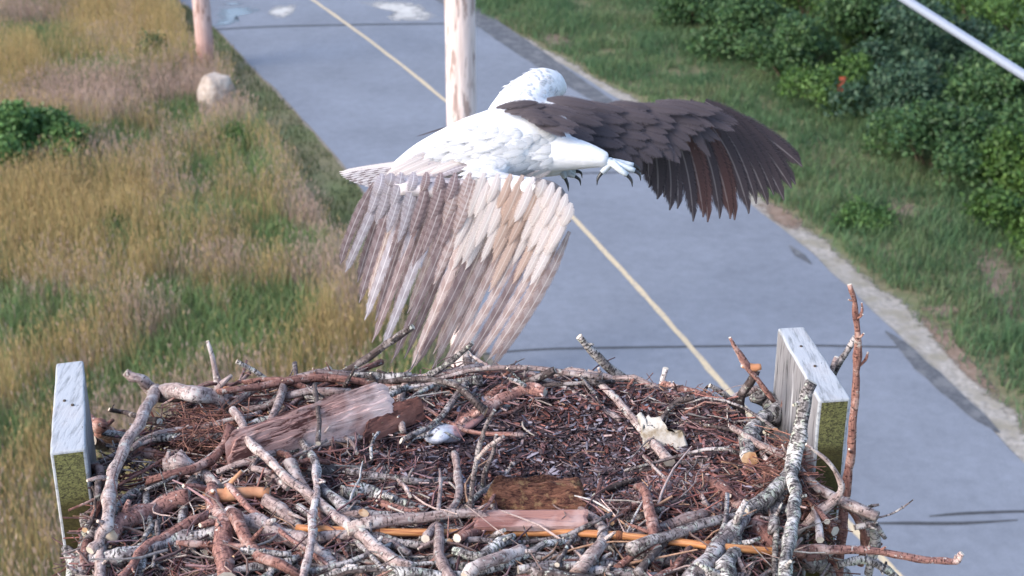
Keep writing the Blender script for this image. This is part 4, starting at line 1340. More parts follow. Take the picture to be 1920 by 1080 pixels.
def tangle(n, zone, lmin, lmax, rmin, rmax, pal, liftmax, ymax=9.0):
    """fine curved twigs woven through the rim: too many and too thin to pick apart"""
    V, Fc, CC = [], [], []
    i = 0
    while i < n:
        x, y = zone()
        z0 = nest_z(x, y)
        if z0 < 7.5 or y > ymax or y < 1.8 or x > .48 or x < -.62: continue
        L = random.uniform(lmin, lmax); r = random.uniform(rmin, rmax)
        a = random.uniform(0, 2 * math.pi); curl = random.gauss(0, 1.3); el = random.gauss(0.04, 0.16)
        lift = random.uniform(-.004, liftmax)
        c = random.choice(pal); k = random.uniform(.7, 1.35); c = (c[0] * k, c[1] * k, c[2] * k, 1)
        p = Vector((x, y, z0 + lift)); b = len(V)
        for j in range(6):
            an = a + curl * (j / 5 - .5) + random.gauss(0, .12)
            d = Vector((math.cos(an) * math.cos(el), math.sin(an) * math.cos(el), math.sin(el)))
            s_ = d.cross(Vector((0, 0, 1))).normalized(); u = s_.cross(d)
            w = r * (1 - .11 * j)
            V += [p + u * w, p - u * w * .5 + s_ * w * .87, p - u * w * .5 - s_ * w * .87]
            CC += [c] * 3
            p = p + d * L / 5
            zz = nest_z(p.x, p.y) + .002
            if p.z < zz and zz - p.z < .05: p.z = zz
        for j in range(5):
            for k2 in range(3):
                k3 = (k2 + 1) % 3; o_ = b + j * 3
                Fc += [(o_ + k2, o_ + k3, o_ + 3 + k3), (o_ + k2, o_ + 3 + k3, o_ + 3 + k2)]
        i += 1
    o = fast_mesh("twig_tangle", np.array([tuple(v) for v in V]), np.array(Fc), M['litter'], np.array(CC), nest)
    o["kind"] = "stuff"
def zone_rim():
    a = random.uniform(0, 2 * math.pi); q = math.sqrt(random.uniform(.35, 1.05))
    return -0.10 + 0.64 * q * math.cos(a), 2.16 + 0.47 * q * math.sin(a)
def zone_front():
    return random.uniform(-.68, .5), random.uniform(1.85, 2.16)
tangle(210, zone_rim, .05, .15, .0010, .0028, PG + PB[:3] + [(0.36, 0.25, 0.22)], .022)
tangle(240, zone_front, .05, .17, .0012, .0034, PG + PB[:3] + [(0.40, 0.30, 0.27), (0.46, 0.42, 0.39)], .035)
pa = on_nest(385, 835); pb = on_nest(1500, 935); pc = on_nest(1385, 770)
RF = [(0.16, 0.07, 0.055), (0.11, 0.05, 0.045), (0.22, 0.11, 0.08)]
litter(700, "root_fibres", None, .03, .10, .0006, .0013, zone_blob(pa.x, pa.y, .035, .03), RF, .04)
litter(500, "root_fibres", None, .03, .10, .0006, .0013, zone_blob(pb.x, pb.y, .03, .06), RF, .05)
litter(600, "root_fibres", None, .03, .09, .0006, .0013, zone_blob(pc.x, pc.y, .04, .03), RF, .035)

# ------------------------------------------------------------------ bigger finds lying in the nest
def slab(name, outline, lift, thick, mat, label, cat, ridges=0.0, seed=0, nu=36, nv=12, dome=0.0, drop=(0.25, 0.07)):
    """a board or slab whose outline corners (a b c d: near-left, far-left, far-right, near-right) lie on the nest"""
    A, B, C_, D = [on_nest(p[0], p[1], lift + (p[2] if len(p) > 2 else 0)) for p in outline]
    top, bot = [], []
    for j in range(nv + 1):
        for i in range(nu + 1):
            u, v = i / nu, j / nv
            ur = u + (0.018 if nv < 30 else 0.06) * mnoise.noise(Vector((v * 7, seed, 1))) * (1 if 0 < i < nu else 1.6)
            p = A.lerp(D, ur).lerp(B.lerp(C_, ur), v)
            e = 1 - (2 * v - 1) ** 2
            h = dome * e + ridges * (mnoise.noise(Vector((u * 3.0, v * 16, seed))) + .6 * mnoise.noise(Vector((u * 7, v * 34, seed + 3))))
            edge = min(v, 1 - v, u * 2.2, (1 - u) * 2.2)
            h -= thick * drop[0] * max(0.0, 1 - edge / drop[1]) ** 2
            top.append(p + Vector((0, 0, h))); bot.append(p - Vector((0, 0, thick)))
    n = len(top); w = nu + 1
    v = top + bot; f = []
    for j in range(nv):
        for i in range(nu):
            a = j * w + i
            f.append((a, a + 1, a + w + 1, a + w)); f.append((n + a, n + a + w, n + a + w + 1, n + a + 1))
    rim = [i for i in range(w)] + [j * w + nu for j in range(1, nv + 1)] + [nv * w + i for i in range(nu - 1, -1, -1)] + [j * w for j in range(nv - 1, 0, -1)]
    for k in range(len(rim)):
        a, b = rim[k], rim[(k + 1) % len(rim)]
        f.append((a, n + a, n + b, b))
    o = make_obj(name, v, f, mat, smooth=False)
    cen = sum(v, Vector()) / len(v)
    for vv in o.data.vertices: vv.co -= cen
    o.location = cen
    return tag(o, label, cat)

def split_wood_mat(name, base, dark, pale, ang, s=(7, 70, 40)):
    m, nt, b = new_mat(name, 0.8, 0.2)
    mp = N(nt, "ShaderNodeMapping"); mp.inputs["Rotation"].default_value = (0, 0, ang); mp.inputs["Scale"].default_value = (1, 1, 1)
    nt.links.new(coords(nt), mp.inputs["Vector"])
    mp2 = mapping(nt, mp.outputs[0], s)
    g = noise_tex(nt, mp2, 1.3, 6, 0.7, 0.5)
    c = mix(nt, ramp(nt, g, [(0.42, 0.0), (0.48, 0.75), (0.75, 1.0)]), dark, base)
    c = mix(nt, ramp(nt, noise_tex(nt, mp.outputs[0], 11, 4, 0.6), [(0.46, 0.0), (0.64, 0.9)]), c, pale)
    nt.links.new(c, b.inputs["Base Color"]); bump(nt, b, g, 0.9, 0.006)
    return m
def ang_of(p, q):
    a, b = on_nest(*p), on_nest(*q)
    return -math.atan2(b.y - a.y, b.x - a.x)
M['slab'] = split_wood_mat("split_red_wood", (0.52, 0.31, 0.265), (0.09, 0.038, 0.034), (0.62, 0.48, 0.45), ang_of((470, 810), (690, 745)))
M['barkred'] = split_wood_mat("red_inner_bark", (0.20, 0.085, 0.065), (0.05, 0.022, 0.02), (0.27, 0.13, 0.10), ang_of((700, 800), (790, 760)), (14, 60, 40))
M['boardred'] = split_wood_mat("sawn_red_board", (0.32, 0.165, 0.135), (0.20, 0.09, 0.075), (0.46, 0.33, 0.30), 0.05, (6, 60, 60))
slab("split_log_slab", [(432, 858, .0), (436, 806, .03), (712, 712, .05), (742, 764, .02)], 0.045, 0.045, M['slab'], "long pinkish split slab of wood at the left of the nest", "wood slab", 0.010, 3, 60, 40, 0.004)
slab("bark_slab", [(680, 822), (700, 768, .02), (784, 744, .03), (796, 772)], 0.030, 0.016, M['barkred'], "curled dark red slab of bark beside the split log", "bark", 0.006, 9, 22, 10, 0.012)
slab("board_offcut", [(888, 984), (892, 954, .008), (1102, 952, .008), (1102, 984)], 0.044, 0.012, M['boardred'], "short flat reddish board lying below the rotten log", "board", 0.0012, 12, 30, 6)

def rotten_log():
    m, nt, b = new_mat("rotten_log", 0.9, 0.15)
    ob = coords(nt)
    g1 = noise_tex(nt, mapping(nt, ob, (30, 110, 90)), 1.6, 6, 0.78, 0.8)
    cc = mix(nt, ramp(nt, g1, [(0.42, 0.0), (0.52, 0.6), (0.66, 1.0)]), (0.06, 0.024, 0.020), (0.27, 0.125, 0.08))
    cc = mix(nt, ramp(nt, noise_tex(nt, ob, 60, 5, 0.7), [(0.53, 0.0), (0.64, 0.8)]), cc, (0.36, 0.23, 0.12))
    nt.links.new(cc, b.inputs["Base Color"]); bump(nt, b, g1, 1.0, 0.008)
    o = slab("rotten_log", [(900, 950, -.01), (912, 900, .02), (1092, 898, .02), (1110, 944, -.01)], 0.046, 0.06, m, None, None, 0.014, 21, 80, 44, 0.018, (0.75, 0.28))
    tag(o, "chunky rotten log with golden brown crumbling surface in the nest", "log")
rotten_log()

def reed():
    m, nt, b = new_mat("orange_cane", 0.5, 0.4)
    uv = coords(nt, "UV")
    g1 = noise_tex(nt, mapping(nt, uv, (260, 12, 1)), 1.5, 4, 0.6)
    cc = mix(nt, ramp(nt, g1, [(0.38, 0.0), (0.62, 1.0)]), (0.26, 0.085, 0.03), (0.55, 0.26, 0.10))
    nt.links.new(cc, b.inputs["Base Color"])
    P = [on_nest(px, py, .034) for px, py in ((556, 990), (700, 997), (850, 999), (1000, 999), (1120, 1001), (1250, 1014), (1360, 1026), (1455, 1034))]
    path = catmull(P, 60)
    R = [0.0062 * (1 + (0.22 if i in (9, 23, 37, 49) else 0)) for i in range(61)]
    root = empty("reed_cane", path[0], "long straight orange reed cane lying across the front of the nest", "cane")
    t = Tube(); t.add(path, R, 9, 0.04, (1, 1), 3)
    t.build("stem", [m, M['cutpale']], root)
    md = simple_noise_mat("cane_node", (0.14, 0.05, 0.03), (0.24, 0.10, 0.05), 200)
    for k in (9, 23, 37, 49):
        t = Tube(); ax = (path[k + 1] - path[k - 1]).normalized()
        t.add([path[k] - ax * .005, path[k], path[k] + ax * .005], [0.0074, 0.0084, 0.0074], 9, 0.06, (0, 0), 3)
        t.build("node", [md, md], root)
reed()

def crumpled(name, outline_px, lift, mat, label, cat, thick=0.003, amp=0.012, seed=1, nu=14, nv=10):
    A, B, C_, D = [on_nest(p[0], p[1], lift + (p[2] if len(p) > 2 else 0)) for p in outline_px]
    v, f = [], []
    for side in (0, 1):
        for j in range(nv + 1):
            for i in range(nu + 1):
                u, w = i / nu, j / nv
                p = A.lerp(D, u).lerp(B.lerp(C_, u), w)
                k = amp * (mnoise.noise(Vector((u * 3, w * 3, seed))) + .5 * mnoise.noise(Vector((u * 8, w * 8, seed + 4))))
                v.append(p + Vector((k * .5, k * .3, k - side * thick + amp * math.sin(w * math.pi))))
    n = (nu + 1) * (nv + 1); w_ = nu + 1
    for j in range(nv):
        for i in range(nu):
            a = j * w_ + i
            f.append((a, a + 1, a + w_ + 1, a + w_)); f.append((n + a, n + a + w_, n + a + w_ + 1, n + a + 1))
    rim = [i for i in range(w_)] + [j * w_ + nu for j in range(1, nv + 1)] + [nv * w_ + i for i in range(nu - 1, -1, -1)] + [j * w_ for j in range(nv - 1, 0, -1)]
    for k in range(len(rim)):
        a, b = rim[k], rim[(k + 1) % len(rim)]
        f.append((a, n + a, n + b, b))
    o = make_obj(name, v, f, mat, smooth=True)
    cen = sum(v, Vector()) / len(v)
    for vv in o.data.vertices: vv.co -= cen
    o.location = cen
    return tag(o, label, cat)
M['whitebark'] = simple_noise_mat("white_bark", (0.34, 0.315, 0.285), (0.46, 0.44, 0.41), 40, bump_s=0.6, bd=0.004, c3=(0.22, 0.18, 0.13), s3=28)
crumpled("bark_scrap", [(1206, 842), (1192, 780, .03), (1216, 788, .035), (1290, 834, .01)], 0.012, M['whitebark'], "torn white scrap of bark lying in the right of the nest cup", "bark", .003, .014, 5)
def fish_mat():
    m, nt, b = new_mat("fish_skin", 0.45, 0.4)
    ob = coords(nt)
    z = N(nt, "ShaderNodeSeparateXYZ"); nt.links.new(ob, z.inputs[0])
    n1 = noise_tex(nt, ob, 35, 3, 0.6)
    fx = math_n(nt, 'ADD', math_n(nt, 'MULTIPLY', z.outputs[0], 12.0), math_n(nt, 'ADD', n1, 0.05))
    c = ramp(nt, fx, [(0.35, (0.46, 0.47, 0.52)), (0.50, (0.40, 0.34, 0.37)), (0.62, (0.36, 0.21, 0.21)), (0.9, (0.30, 0.155, 0.14))])
    st = noise_tex(nt, mapping(nt, ob, (60, 60, 14)), 1.5, 3, 0.6)
    c = mix(nt, ramp(nt, st, [(0.56, 0.0), (0.62, 0.85)]), c, (0.12, 0.10, 0.11))
    nt.links.new(c, b.inputs["Base Color"]); bump(nt, b, st, 0.4, 0.003)
    return m
def fish():
    P = [on_nest(800, 818, .01), on_nest(820, 815, .018), on_nest(850, 806, .02), on_nest(882, 792, .02), on_nest(908, 772, .016)]
    path = catmull(P, 22)
    R = lerp_list([0.008, 0.024, 0.027, 0.020, 0.014, 0.008], 22)
    t = Tube(); t.add(path, R, 18, 0.34, (0, 0), 8, flat=0.62)
    m = fish_mat()
    o = t.build("scrap", [m, m])
    cen = sum((v.co for v in o.data.vertices), Vector()) / len(o.data.vertices)
    for v in o.data.vertices: v.co -= cen
    o.location = cen
    tag(o, "small white and pinkish scrap lying in the middle of the nest cup", "scrap")
fish()

# ------------------------------------------------------------------ the osprey
BT = 3.15
def BP(px, py, d=0.0): return at_t(px, py, BT + d)
PX = BT / F                       # metres per reference pixel at the bird
CAMF = Vector((0, CP, -SP)); CAMU = Vector((0, SP, CP)); CAMR = Vector((1, 0, 0))
osprey = empty("osprey", BP(920, 285, 0.0), "white bellied osprey with brown wings in flight above the nest", "bird")

def plumage(name, white, brown_attr=True):
    m, nt, b = new_mat(name, 0.75, 0.2)
    a = N(nt, "ShaderNodeAttribute", attribute_name="Col")
    ob = coords(nt)
    f = noise_tex(nt, mapping(nt, ob, (40, 90, 90)), 1.5, 4, 0.6)
    c = mix(nt, 1.0, a.outputs["Color"], ramp(nt, f, [(0.3, 0.86), (0.7, 1.06)]), 'MULTIPLY')
    nt.links.new(c, b.inputs["Base Color"]); bump(nt, b, f, 0.35, 0.004)
    return m
M['plumage'] = plumage("body_plumage", True)

def build_body():
    t = Tube()
    def limb(pts, rad, n, flat=1.0, sides=20):
        path = catmull([BP(*p) for p in pts], n)
        t.add(path, [r * PX for r in lerp_list(rad, n)], sides, 0.0, (0, 0), 0, flat)
    # trunk: tail root to breast
    limb([(735, 318, .02), (790, 300, 0), (850, 288, -.02), (920, 278, -.03), (990, 262, -.02), (1045, 252, 0), (1080, 255, .02)],
         [10, 30, 47, 66, 74, 66, 44, 14], 24)
    # neck and head, turned away
    limb([(985, 245, .02), (985, 208, .05), (995, 180, .07), (1012, 164, .09), (1036, 162, .11), (1058, 170, .125)], [52, 46, 40, 39, 37, 30, 12], 18)
    limb([(925, 215, .03), (965, 180, .06), (1005, 162, .08)], [16, 26, 30], 10)
    # feathered legs thrown forward
    limb([(1000, 285, -.04), (1050, 286, -.05), (1100, 292, -.06), (1140, 300, -.065)], [44, 36, 25, 14], 14)
    limb([(985, 295, .05), (1025, 308, .07), (1056, 317, .085)], [36, 26, 13], 12)
    # wing arms
    limb([(1000, 225, .03), (1080, 215, .05), (1160, 222, .07), (1235, 214, .10), (1330, 222, .15)], [34, 26, 20, 16, 7], 18)
    limb([(930, 310, -.07), (900, 335, -.10), (960, 350, -.13), (1040, 362, -.15), (1066, 420, -.16)], [34, 26, 22, 18, 7], 18)
    o = t.build("body", [M['plumage'], M['plumage']], None)
    md = o.modifiers.new("remesh", 'REMESH'); md.mode = 'VOXEL'; md.voxel_size = 0.0055
    ms = o.modifiers.new("smooth", 'SMOOTH'); ms.factor = 0.6; ms.iterations = 8
    dg = bpy.context.evaluated_depsgraph_get()
    me = bpy.data.meshes.new_from_object(o.evaluated_get(dg))
    bpy.data.objects.remove(o)
    me.name = "body"
    V = np.zeros(len(me.vertices) * 3); me.vertices.foreach_get("co", V); V = V.reshape(-1, 3)
    NR = np.zeros(len(V) * 3); me.vertices.foreach_get("normal", NR); NR = NR.reshape(-1, 3)
    px, py = project(V)
    dep = V @ np.array(CAMF) - np.array(CAM) @ np.array(CAMF) - BT
    up = NR @ np.array(CAMU); away = NR @ np.array(CAMF)
    white = np.array([0.62, 0.62, 0.64]); brown = np.array([0.075, 0.052, 0.045])
    # brown back: along the upper, far side of the trunk
    jag = 8 * np.sin(px * 0.21) + 5 * np.sin(px * 0.53 + py * .3)
    back_y = np.interp(px, [640, 740, 840, 900, 960, 1010, 1060, 1100], [330, 296, 236, 212, 196, 205, 215, 220])
    f = np.clip((0.55 * up + 0.6 * away - 0.42) * 3, 0, 1) * (py < back_y + 16 + jag) * (dep > -.09)
    head = (py < 196) & (px < 1100)
    f = np.where(head, 0, f)
    eye = head & (dep > .13) & (py > 160) & (py < 176)
    f = np.where(eye, 0.9, f)
    f = np.where((px > 1085) & (py < 262), 1.0, f)                      # upper wing arm
    f = np.where((px > 1000) & (py > 325) & (dep < -.05), 0.85, f)      # dark carpal patch under the near wing
    C = white[None] * (1 - f[:, None]) + brown[None] * f[:, None]
    a = me.color_attributes.new("Col", 'FLOAT_COLOR', 'POINT')
    a.data.foreach_set("color", np.concatenate([C, np.ones((len(C), 1))], 1).astype(np.float32).ravel())
    me.polygons.foreach_set("use_smooth", [True] * len(me.polygons))
    b = bpy.data.objects.new("body", me); COL.objects.link(b)
    b.parent = osprey; b.matrix_parent_inverse = Matrix.Translation(-osprey.location)
    return b
build_body()

def feather_mat(name, base, edge, shaft, bars=None, nbar=7, barc=None, fray=1.1):
    m, nt, b = new_mat(name, 0.6, 0.25)
    uv = coords(nt, "UV")
    s = N(nt, "ShaderNodeSeparateXYZ"); nt.links.new(uv, s.inputs[0])
    ob = coords(nt)
    info = N(nt, "ShaderNodeObjectInfo").outputs["Random"]
    c = base
    cross = math_n(nt, 'ABSOLUTE', math_n(nt, 'SUBTRACT', s.outputs[0], 0.5))
    barb = noise_tex(nt, mapping(nt, uv, (6, 70, 1)), 1.5, 3, 0.6)
    col = mix(nt, ramp(nt, barb, [(0.3, 0.0), (0.7, 1.0)]), tuple(x * .72 for x in base), base)
    if bars:
        ph = math_n(nt, 'ADD', math_n(nt, 'MULTIPLY', s.outputs[1], float(nbar)), math_n(nt, 'MULTIPLY', cross, 0.8))
        ph = math_n(nt, 'ADD', ph, info)
        fr = math_n(nt, 'FRACT', ph)
        col = mix(nt, ramp(nt, fr, [(0.0, 1.0), (0.34, 1.0), (0.42, 0.0), (0.92, 0.0), (1.0, 1.0)]), col, barc)
    col = mix(nt, ramp(nt, cross, [(0.36, 0.0), (0.46, 0.7)]), col, edge)
    col = mix(nt, ramp(nt, cross, [(0.025, 1.0), (0.05, 0.0)]), col, shaft)
    col = mix(nt, 1.0, col, ramp(nt, info, [(0.0, 0.88), (1.0, 1.1)]), 'MULTIPLY')
    nt.links.new(col, b.inputs["Base Color"])
    t = N(nt, "ShaderNodeBsdfTranslucent"); nt.links.new(col, t.inputs[0])
    ms = N(nt, "ShaderNodeMixShader"); ms.inputs[0].default_value = 0.3
    out = nt.nodes["Material Output"]
    nt.links.new(b.outputs[0], ms.inputs[1]); nt.links.new(t.outputs[0], ms.inputs[2])
    # frayed barbs: the vane thins to separate strands towards its edges and tip
    cmb = N(nt, "ShaderNodeCombineXYZ")
    nt.links.new(math_n(nt, 'MULTIPLY', cross, 3.0), cmb.inputs[0])
    nt.links.new(math_n(nt, 'ADD', math_n(nt, 'MULTIPLY', math_n(nt, 'SUBTRACT', s.outputs[1], math_n(nt, 'MULTIPLY', cross, 0.25)), 60.0), math_n(nt, 'MULTIPLY', info, 90.0)), cmb.inputs[1])
    fr_n = noise_tex(nt, cmb.outputs[0], 1.0, 3, 0.6)
    edge_f = math_n(nt, 'ADD', math_n(nt, 'MULTIPLY', cross, 1.5), math_n(nt, 'MULTIPLY', math_n(nt, 'POWER', s.outputs[1], 5.0), 0.16))
    fac = ramp(nt, math_n(nt, 'ADD', edge_f, math_n(nt, 'MULTIPLY', math_n(nt, 'SUBTRACT', fr_n, 0.5), fray)), [(0.50, 0.0), (0.74, 1.0)])
    tr = N(nt, "ShaderNodeBsdfTransparent"); m2 = N(nt, "ShaderNodeMixShader")
    nt.links.new(fac, m2.inputs[0]); nt.links.new(ms.outputs[0], m2.inputs[1]); nt.links.new(tr.outputs[0], m2.inputs[2])
    nt.links.new(m2.outputs[0], out.inputs[0])
    bump(nt, b, barb, 0.25, 0.002)
    return m
M['f_body'] = feather_mat("white_body_feather", (0.72, 0.72, 0.74), (0.74, 0.74, 0.75), (0.68, 0.68, 0.70))
M['f_dark'] = feather_mat("dark_flight_feather", (0.058, 0.043, 0.048), (0.085, 0.068, 0.072), (0.15, 0.125, 0.125), fray=.7)
M['f_cov'] = feather_mat("brown_covert", (0.085, 0.070, 0.080), (0.16, 0.138, 0.15), (0.07, 0.055, 0.06))
M['f_rust'] = feather_mat("rusty_flight_feather", (0.095, 0.047, 0.042), (0.11, 0.07, 0.066), (0.18, 0.13, 0.12), fray=.7)
M['f_under'] = feather_mat("barred_flight_feather", (0.50, 0.395, 0.375), (0.44, 0.35, 0.335), (0.62, 0.54, 0.51), True, 9, (0.35, 0.255, 0.235))
M['f_white'] = feather_mat("pale_underwing_covert", (0.68, 0.60, 0.57), (0.62, 0.52, 0.48), (0.72, 0.68, 0.64))
M['f_mauve'] = feather_mat("mauve_brown_feather", (0.30, 0.225, 0.225), (0.36, 0.285, 0.28), (0.46, 0.40, 0.39), True, 9, (0.20, 0.14, 0.14))
M['f_lav'] = feather_mat("lavender_grey_feather", (0.44, 0.40, 0.43), (0.50, 0.46, 0.48), (0.60, 0.56, 0.58), True, 9, (0.32, 0.28, 0.30))
M['f_tan'] = feather_mat("tan_underwing_covert", (0.54, 0.39, 0.32), (0.58, 0.46, 0.40), (0.60, 0.50, 0.44))
M['f_tail'] = feather_mat("barred_tail_feather", (0.44, 0.40, 0.40), (0.50, 0.47, 0.46), (0.66, 0.62, 0.60), True, 6, (0.17, 0.13, 0.13))

def feather(base, ctrl, tip, width, mat, parent, nrm=None, tipround=0.5, cup=0.10):
    n = 9
    nrm = (nrm or -CAMF).normalized()
    v, f, uv = [], [], []
    P = [base.lerp(ctrl, i / n).lerp(ctrl.lerp(tip, i / n), i / n) for i in range(n + 1)]
    for i, p in enumerate(P):
        s = i / n
        t = (P[min(i + 1, n)] - P[max(i - 1, 0)]).normalized()
        sx = t.cross(nrm).normalized()
        w = width * (0.30 + 0.70 * min(1, s / 0.28)) * (1 - 0.10 * s)
        if s > 1 - tipround * .5:
            q = (s - (1 - tipround * .5)) / (tipround * .5)
            w *= math.sqrt(max(0.012, 1 - q ** 2.4))
        v += [p - sx * w * .5 - nrm * w * cup, p, p + sx * w * .5 - nrm * w * cup]
    for i in range(n):
        a = i * 3
        for k in (0, 1):
            f.append((a + k, a + k + 1, a + k + 4, a + k + 3))
            u0, u1 = k * .5, k * .5 + .5
            uv += [(u0, i / n), (u1, i / n), (u1, (i + 1) / n), (u0, (i + 1) / n)]
    return make_obj("feather", v, f, mat, parent, smooth=True, uv=uv)

def membrane(name, rowA, rowB, mat, label=None):
    """thin lens of skin between the arm and the feather roots"""
    n = len(rowA)
    v, f = [], []
    for a, b in zip(rowA, rowB):
        m_ = a.lerp(b, .5)
        v += [a, m_ - CAMF * .012, b, m_ + CAMF * .012]
    for i in range(n - 1):
        for k in range(4):
            k2 = (k + 1) % 4
            f.append((i * 4 + k, i * 4 + k2, i * 4 + 4 + k2, i * 4 + 4 + k))
    f += [(3, 2, 1, 0), ((n - 1) * 4, (n - 1) * 4 + 1, (n - 1) * 4 + 2, (n - 1) * 4 + 3)]
    o = make_obj(name, v, f, mat, osprey, smooth=True)
    if label: o["label"] = label
    return o

M['skin_brown'] = simple_noise_mat("brown_down", (0.08, 0.058, 0.055), (0.13, 0.10, 0.095), 90, bump_s=.6, bd=.004)
M['skin_pale'] = simple_noise_mat("pale_down", (0.44, 0.40, 0.42), (0.56, 0.52, 0.53), 90, bump_s=.6, bd=.004)

# wing held out to the right: brown upper side
wr = membrane("wing", [BP(*p) for p in ((985, 200, .02), (1060, 195, .04), (1140, 202, .06), (1235, 200, .095), (1320, 208, .14))],
              [BP(*p) for p in ((1030, 262, .00), (1090, 275, .02), (1150, 285, .04), (1235, 262, .08), (1325, 235, .14))], M['skin_brown'], "dark brown wing reaching to the right")
prim = [((1195, 236), (1216, 268), (1204, 330)), ((1206, 226), (1240, 280), (1226, 368)), ((1220, 216), (1268, 276), (1258, 396)), ((1236, 208), (1294, 270), (1294, 412)),
        ((1252, 202), (1320, 262), (1330, 418)), ((1268, 198), (1346, 252), (1366, 414)), ((1285, 196), (1370, 244), (1400, 400)), ((1300, 196), (1392, 238), (1436, 392)),
        ((1314, 199), (1408, 236), (1468, 372)), ((1326, 204), (1418, 238), (1492, 342)), ((1336, 210), (1426, 244), (1506, 308))]
prim2 = []
for k in range(len(prim) - 1):
    prim2.append(prim[k])
    prim2.append(tuple(((p[0] + q[0]) / 2 + random.uniform(-4, 4), (p[1] + q[1]) / 2 + random.uniform(-12, 4)) for p, q in zip(prim[k], prim[k + 1])))
prim2.append(prim[-1])
for i, (b, c_, t_) in enumerate(prim2):
    i = i / 2
    d = .08 + .012 * i
    t_ = (t_[0] + random.uniform(-7, 7), t_[1] + random.uniform(-10, 6))
    feather(BP(b[0], b[1], d), BP(c_[0], c_[1], d + .03), BP(t_[0], t_[1], d + .05), random.uniform(.046, .058), M['f_rust'] if i in (3.5, 4, 5, 5.5) else M['f_dark'], wr,
            (-CAMF + CAMR * (0.25 - .05 * i) + CAMU * .25), .75)
for i in range(9):          # secondaries behind
    u = i / 8
    b = (1060 + 140 * u, 245 - 15 * u); t_ = (1120 + 95 * u, 300 + 32 * u)
    d = .055 + .003 * i
    feather(BP(b[0], b[1], d), BP((b[0] + t_[0]) / 2 + 12, (b[1] + t_[1]) / 2 - 8, d), BP(t_[0], t_[1], d + .01), 0.040, M['f_dark'], wr, -CAMF + CAMU * .2)
def covrow(nr, top0, top1, bot0, bot1, w, d0, mat, seed):
    """a row of covert feathers: roots from top0 to top1, tips from bot0 to bot1"""
    rr = random.Random(seed)
    for i in range(nr):
        u = i / (nr - 1)
        b = (top0[0] + (top1[0] - top0[0]) * u, top0[1] + (top1[1] - top0[1]) * u)
        b = (b[0] + rr.uniform(-9, 9), b[1] + rr.uniform(-3, 3))
        t_ = (bot0[0] + (bot1[0] - bot0[0]) * u + rr.uniform(-16, 16), bot0[1] + (bot1[1] - bot0[1]) * u + rr.uniform(-8, 8))
        d = d0 - .0025 * i + rr.uniform(-.003, .003)
        m_ = ((b[0] + t_[0]) / 2 + rr.uniform(-4, 4), (b[1] + t_[1]) / 2 - 6)
        feather(BP(b[0], b[1], d + .004), BP(m_[0], m_[1], d - .012), BP(t_[0], t_[1], d), w * rr.uniform(.85, 1.15), mat, wr, -CAMF + CAMU * .3, .8)
covrow(12, (1232, 192), (1228, 246), (1352, 214), (1262, 308), .028, .085, M['f_cov'], 7)
covrow(8, (1285, 194), (1280, 226), (1396, 226), (1318, 290), .024, .115, M['f_cov'], 8)
covrow(11, (1180, 198), (1172, 268), (1290, 214), (1218, 318), .030, .060, M['f_cov'], 1)
covrow(11, (1130, 194), (1118, 272), (1232, 212), (1186, 302), .030, .045, M['f_cov'], 2)
covrow(11, (1078, 192), (1066, 266), (1180, 208), (1150, 292), .028, .028, M['f_cov'], 3)
covrow(10, (1030, 188), (1022, 252), (1126, 206), (1108, 276), .026, -.020, M['f_cov'], 4)
covrow(9, (980, 196), (1002, 236), (1076, 204), (1066, 258), .024, -.085, M['f_cov'], 5)
covrow(7, (925, 200), (985, 222), (1010, 196), (1040, 236), .018, -.095, M['f_cov'], 6)
for i in range(7):          # dark feathers running along the back line towards the tail
    x = 800 + 22 * i
    y = float(np.interp(x, [780, 840, 900, 960], [252, 233, 212, 196]))
    feather(BP(x + 55, y - 13, .01), BP(x + 25, y - 6, -.005), BP(x - 20, y + 10, .0), .020, M['f_cov'], wr, CAMU - CAMF * .3)

# wing swung down towards the nest: pale barred underside
bases = [(1068, 434), (1062, 404), (1050, 384), (1034, 371), (1014, 364), (990, 358), (964, 354), (935, 352), (904, 350), (870, 350), (836, 349), (802, 347), (772, 345), (744, 343), (720, 342), (702, 342)]
tips = [(922, 688), (906, 700), (886, 706), (866, 708), (846, 708), (826, 706), (806, 704), (784, 700), (762, 694), (740, 686), (718, 672), (700, 650), (685, 620), (668, 575), (655, 535), (640, 500)]
wl = membrane("wing", [BP(x, y - 16, -.10) for x, y in bases[2:14]], [BP(x - 6, y + 22, -.12) for x, y in bases[2:14]], M['skin_pale'], "pale barred wing hanging down towards the nest")
for i, (b, t_) in enumerate(zip(bases, tips)):
    d = -.145 + .004 * i
    m_ = ((b[0] + t_[0]) / 2 + 22 - 2.0 * i + random.uniform(-6, 6), (b[1] + t_[1]) / 2)
    t_ = (t_[0] + random.uniform(-9, 9), t_[1] + random.uniform(-26, 8))
    feather(BP(b[0], b[1], d), BP(m_[0], m_[1], d - .025), BP(t_[0], t_[1], d + .03), random.uniform(.021, .027), (M['f_under'] if i < 9 and i % 4 != 3 else M['f_mauve'] if i % 2 else M['f_lav']), wl, -CAMF + CAMR * random.uniform(-.2, .6), .45, .08)
for i in range(5, 15):
    b = [(bases[i][q] + bases[i + 1][q]) / 2 for q in (0, 1)]; t_ = [(tips[i][q] + tips[i + 1][q]) / 2 for q in (0, 1)]
    fr = random.uniform(.72, .95); t_ = [b[q] + (t_[q] - b[q]) * fr for q in (0, 1)]
    d = -.115 + .004 * i
    feather(BP(b[0], b[1], d), BP((b[0] + t_[0]) / 2 + 14 - i + random.uniform(-8, 8), (b[1] + t_[1]) / 2, d - .02), BP(t_[0], t_[1], d + .03), .024, M['f_mauve'] if i % 3 else M['f_under'], wl, -CAMF + CAMR * random.uniform(-.3, .5), .6, .08)
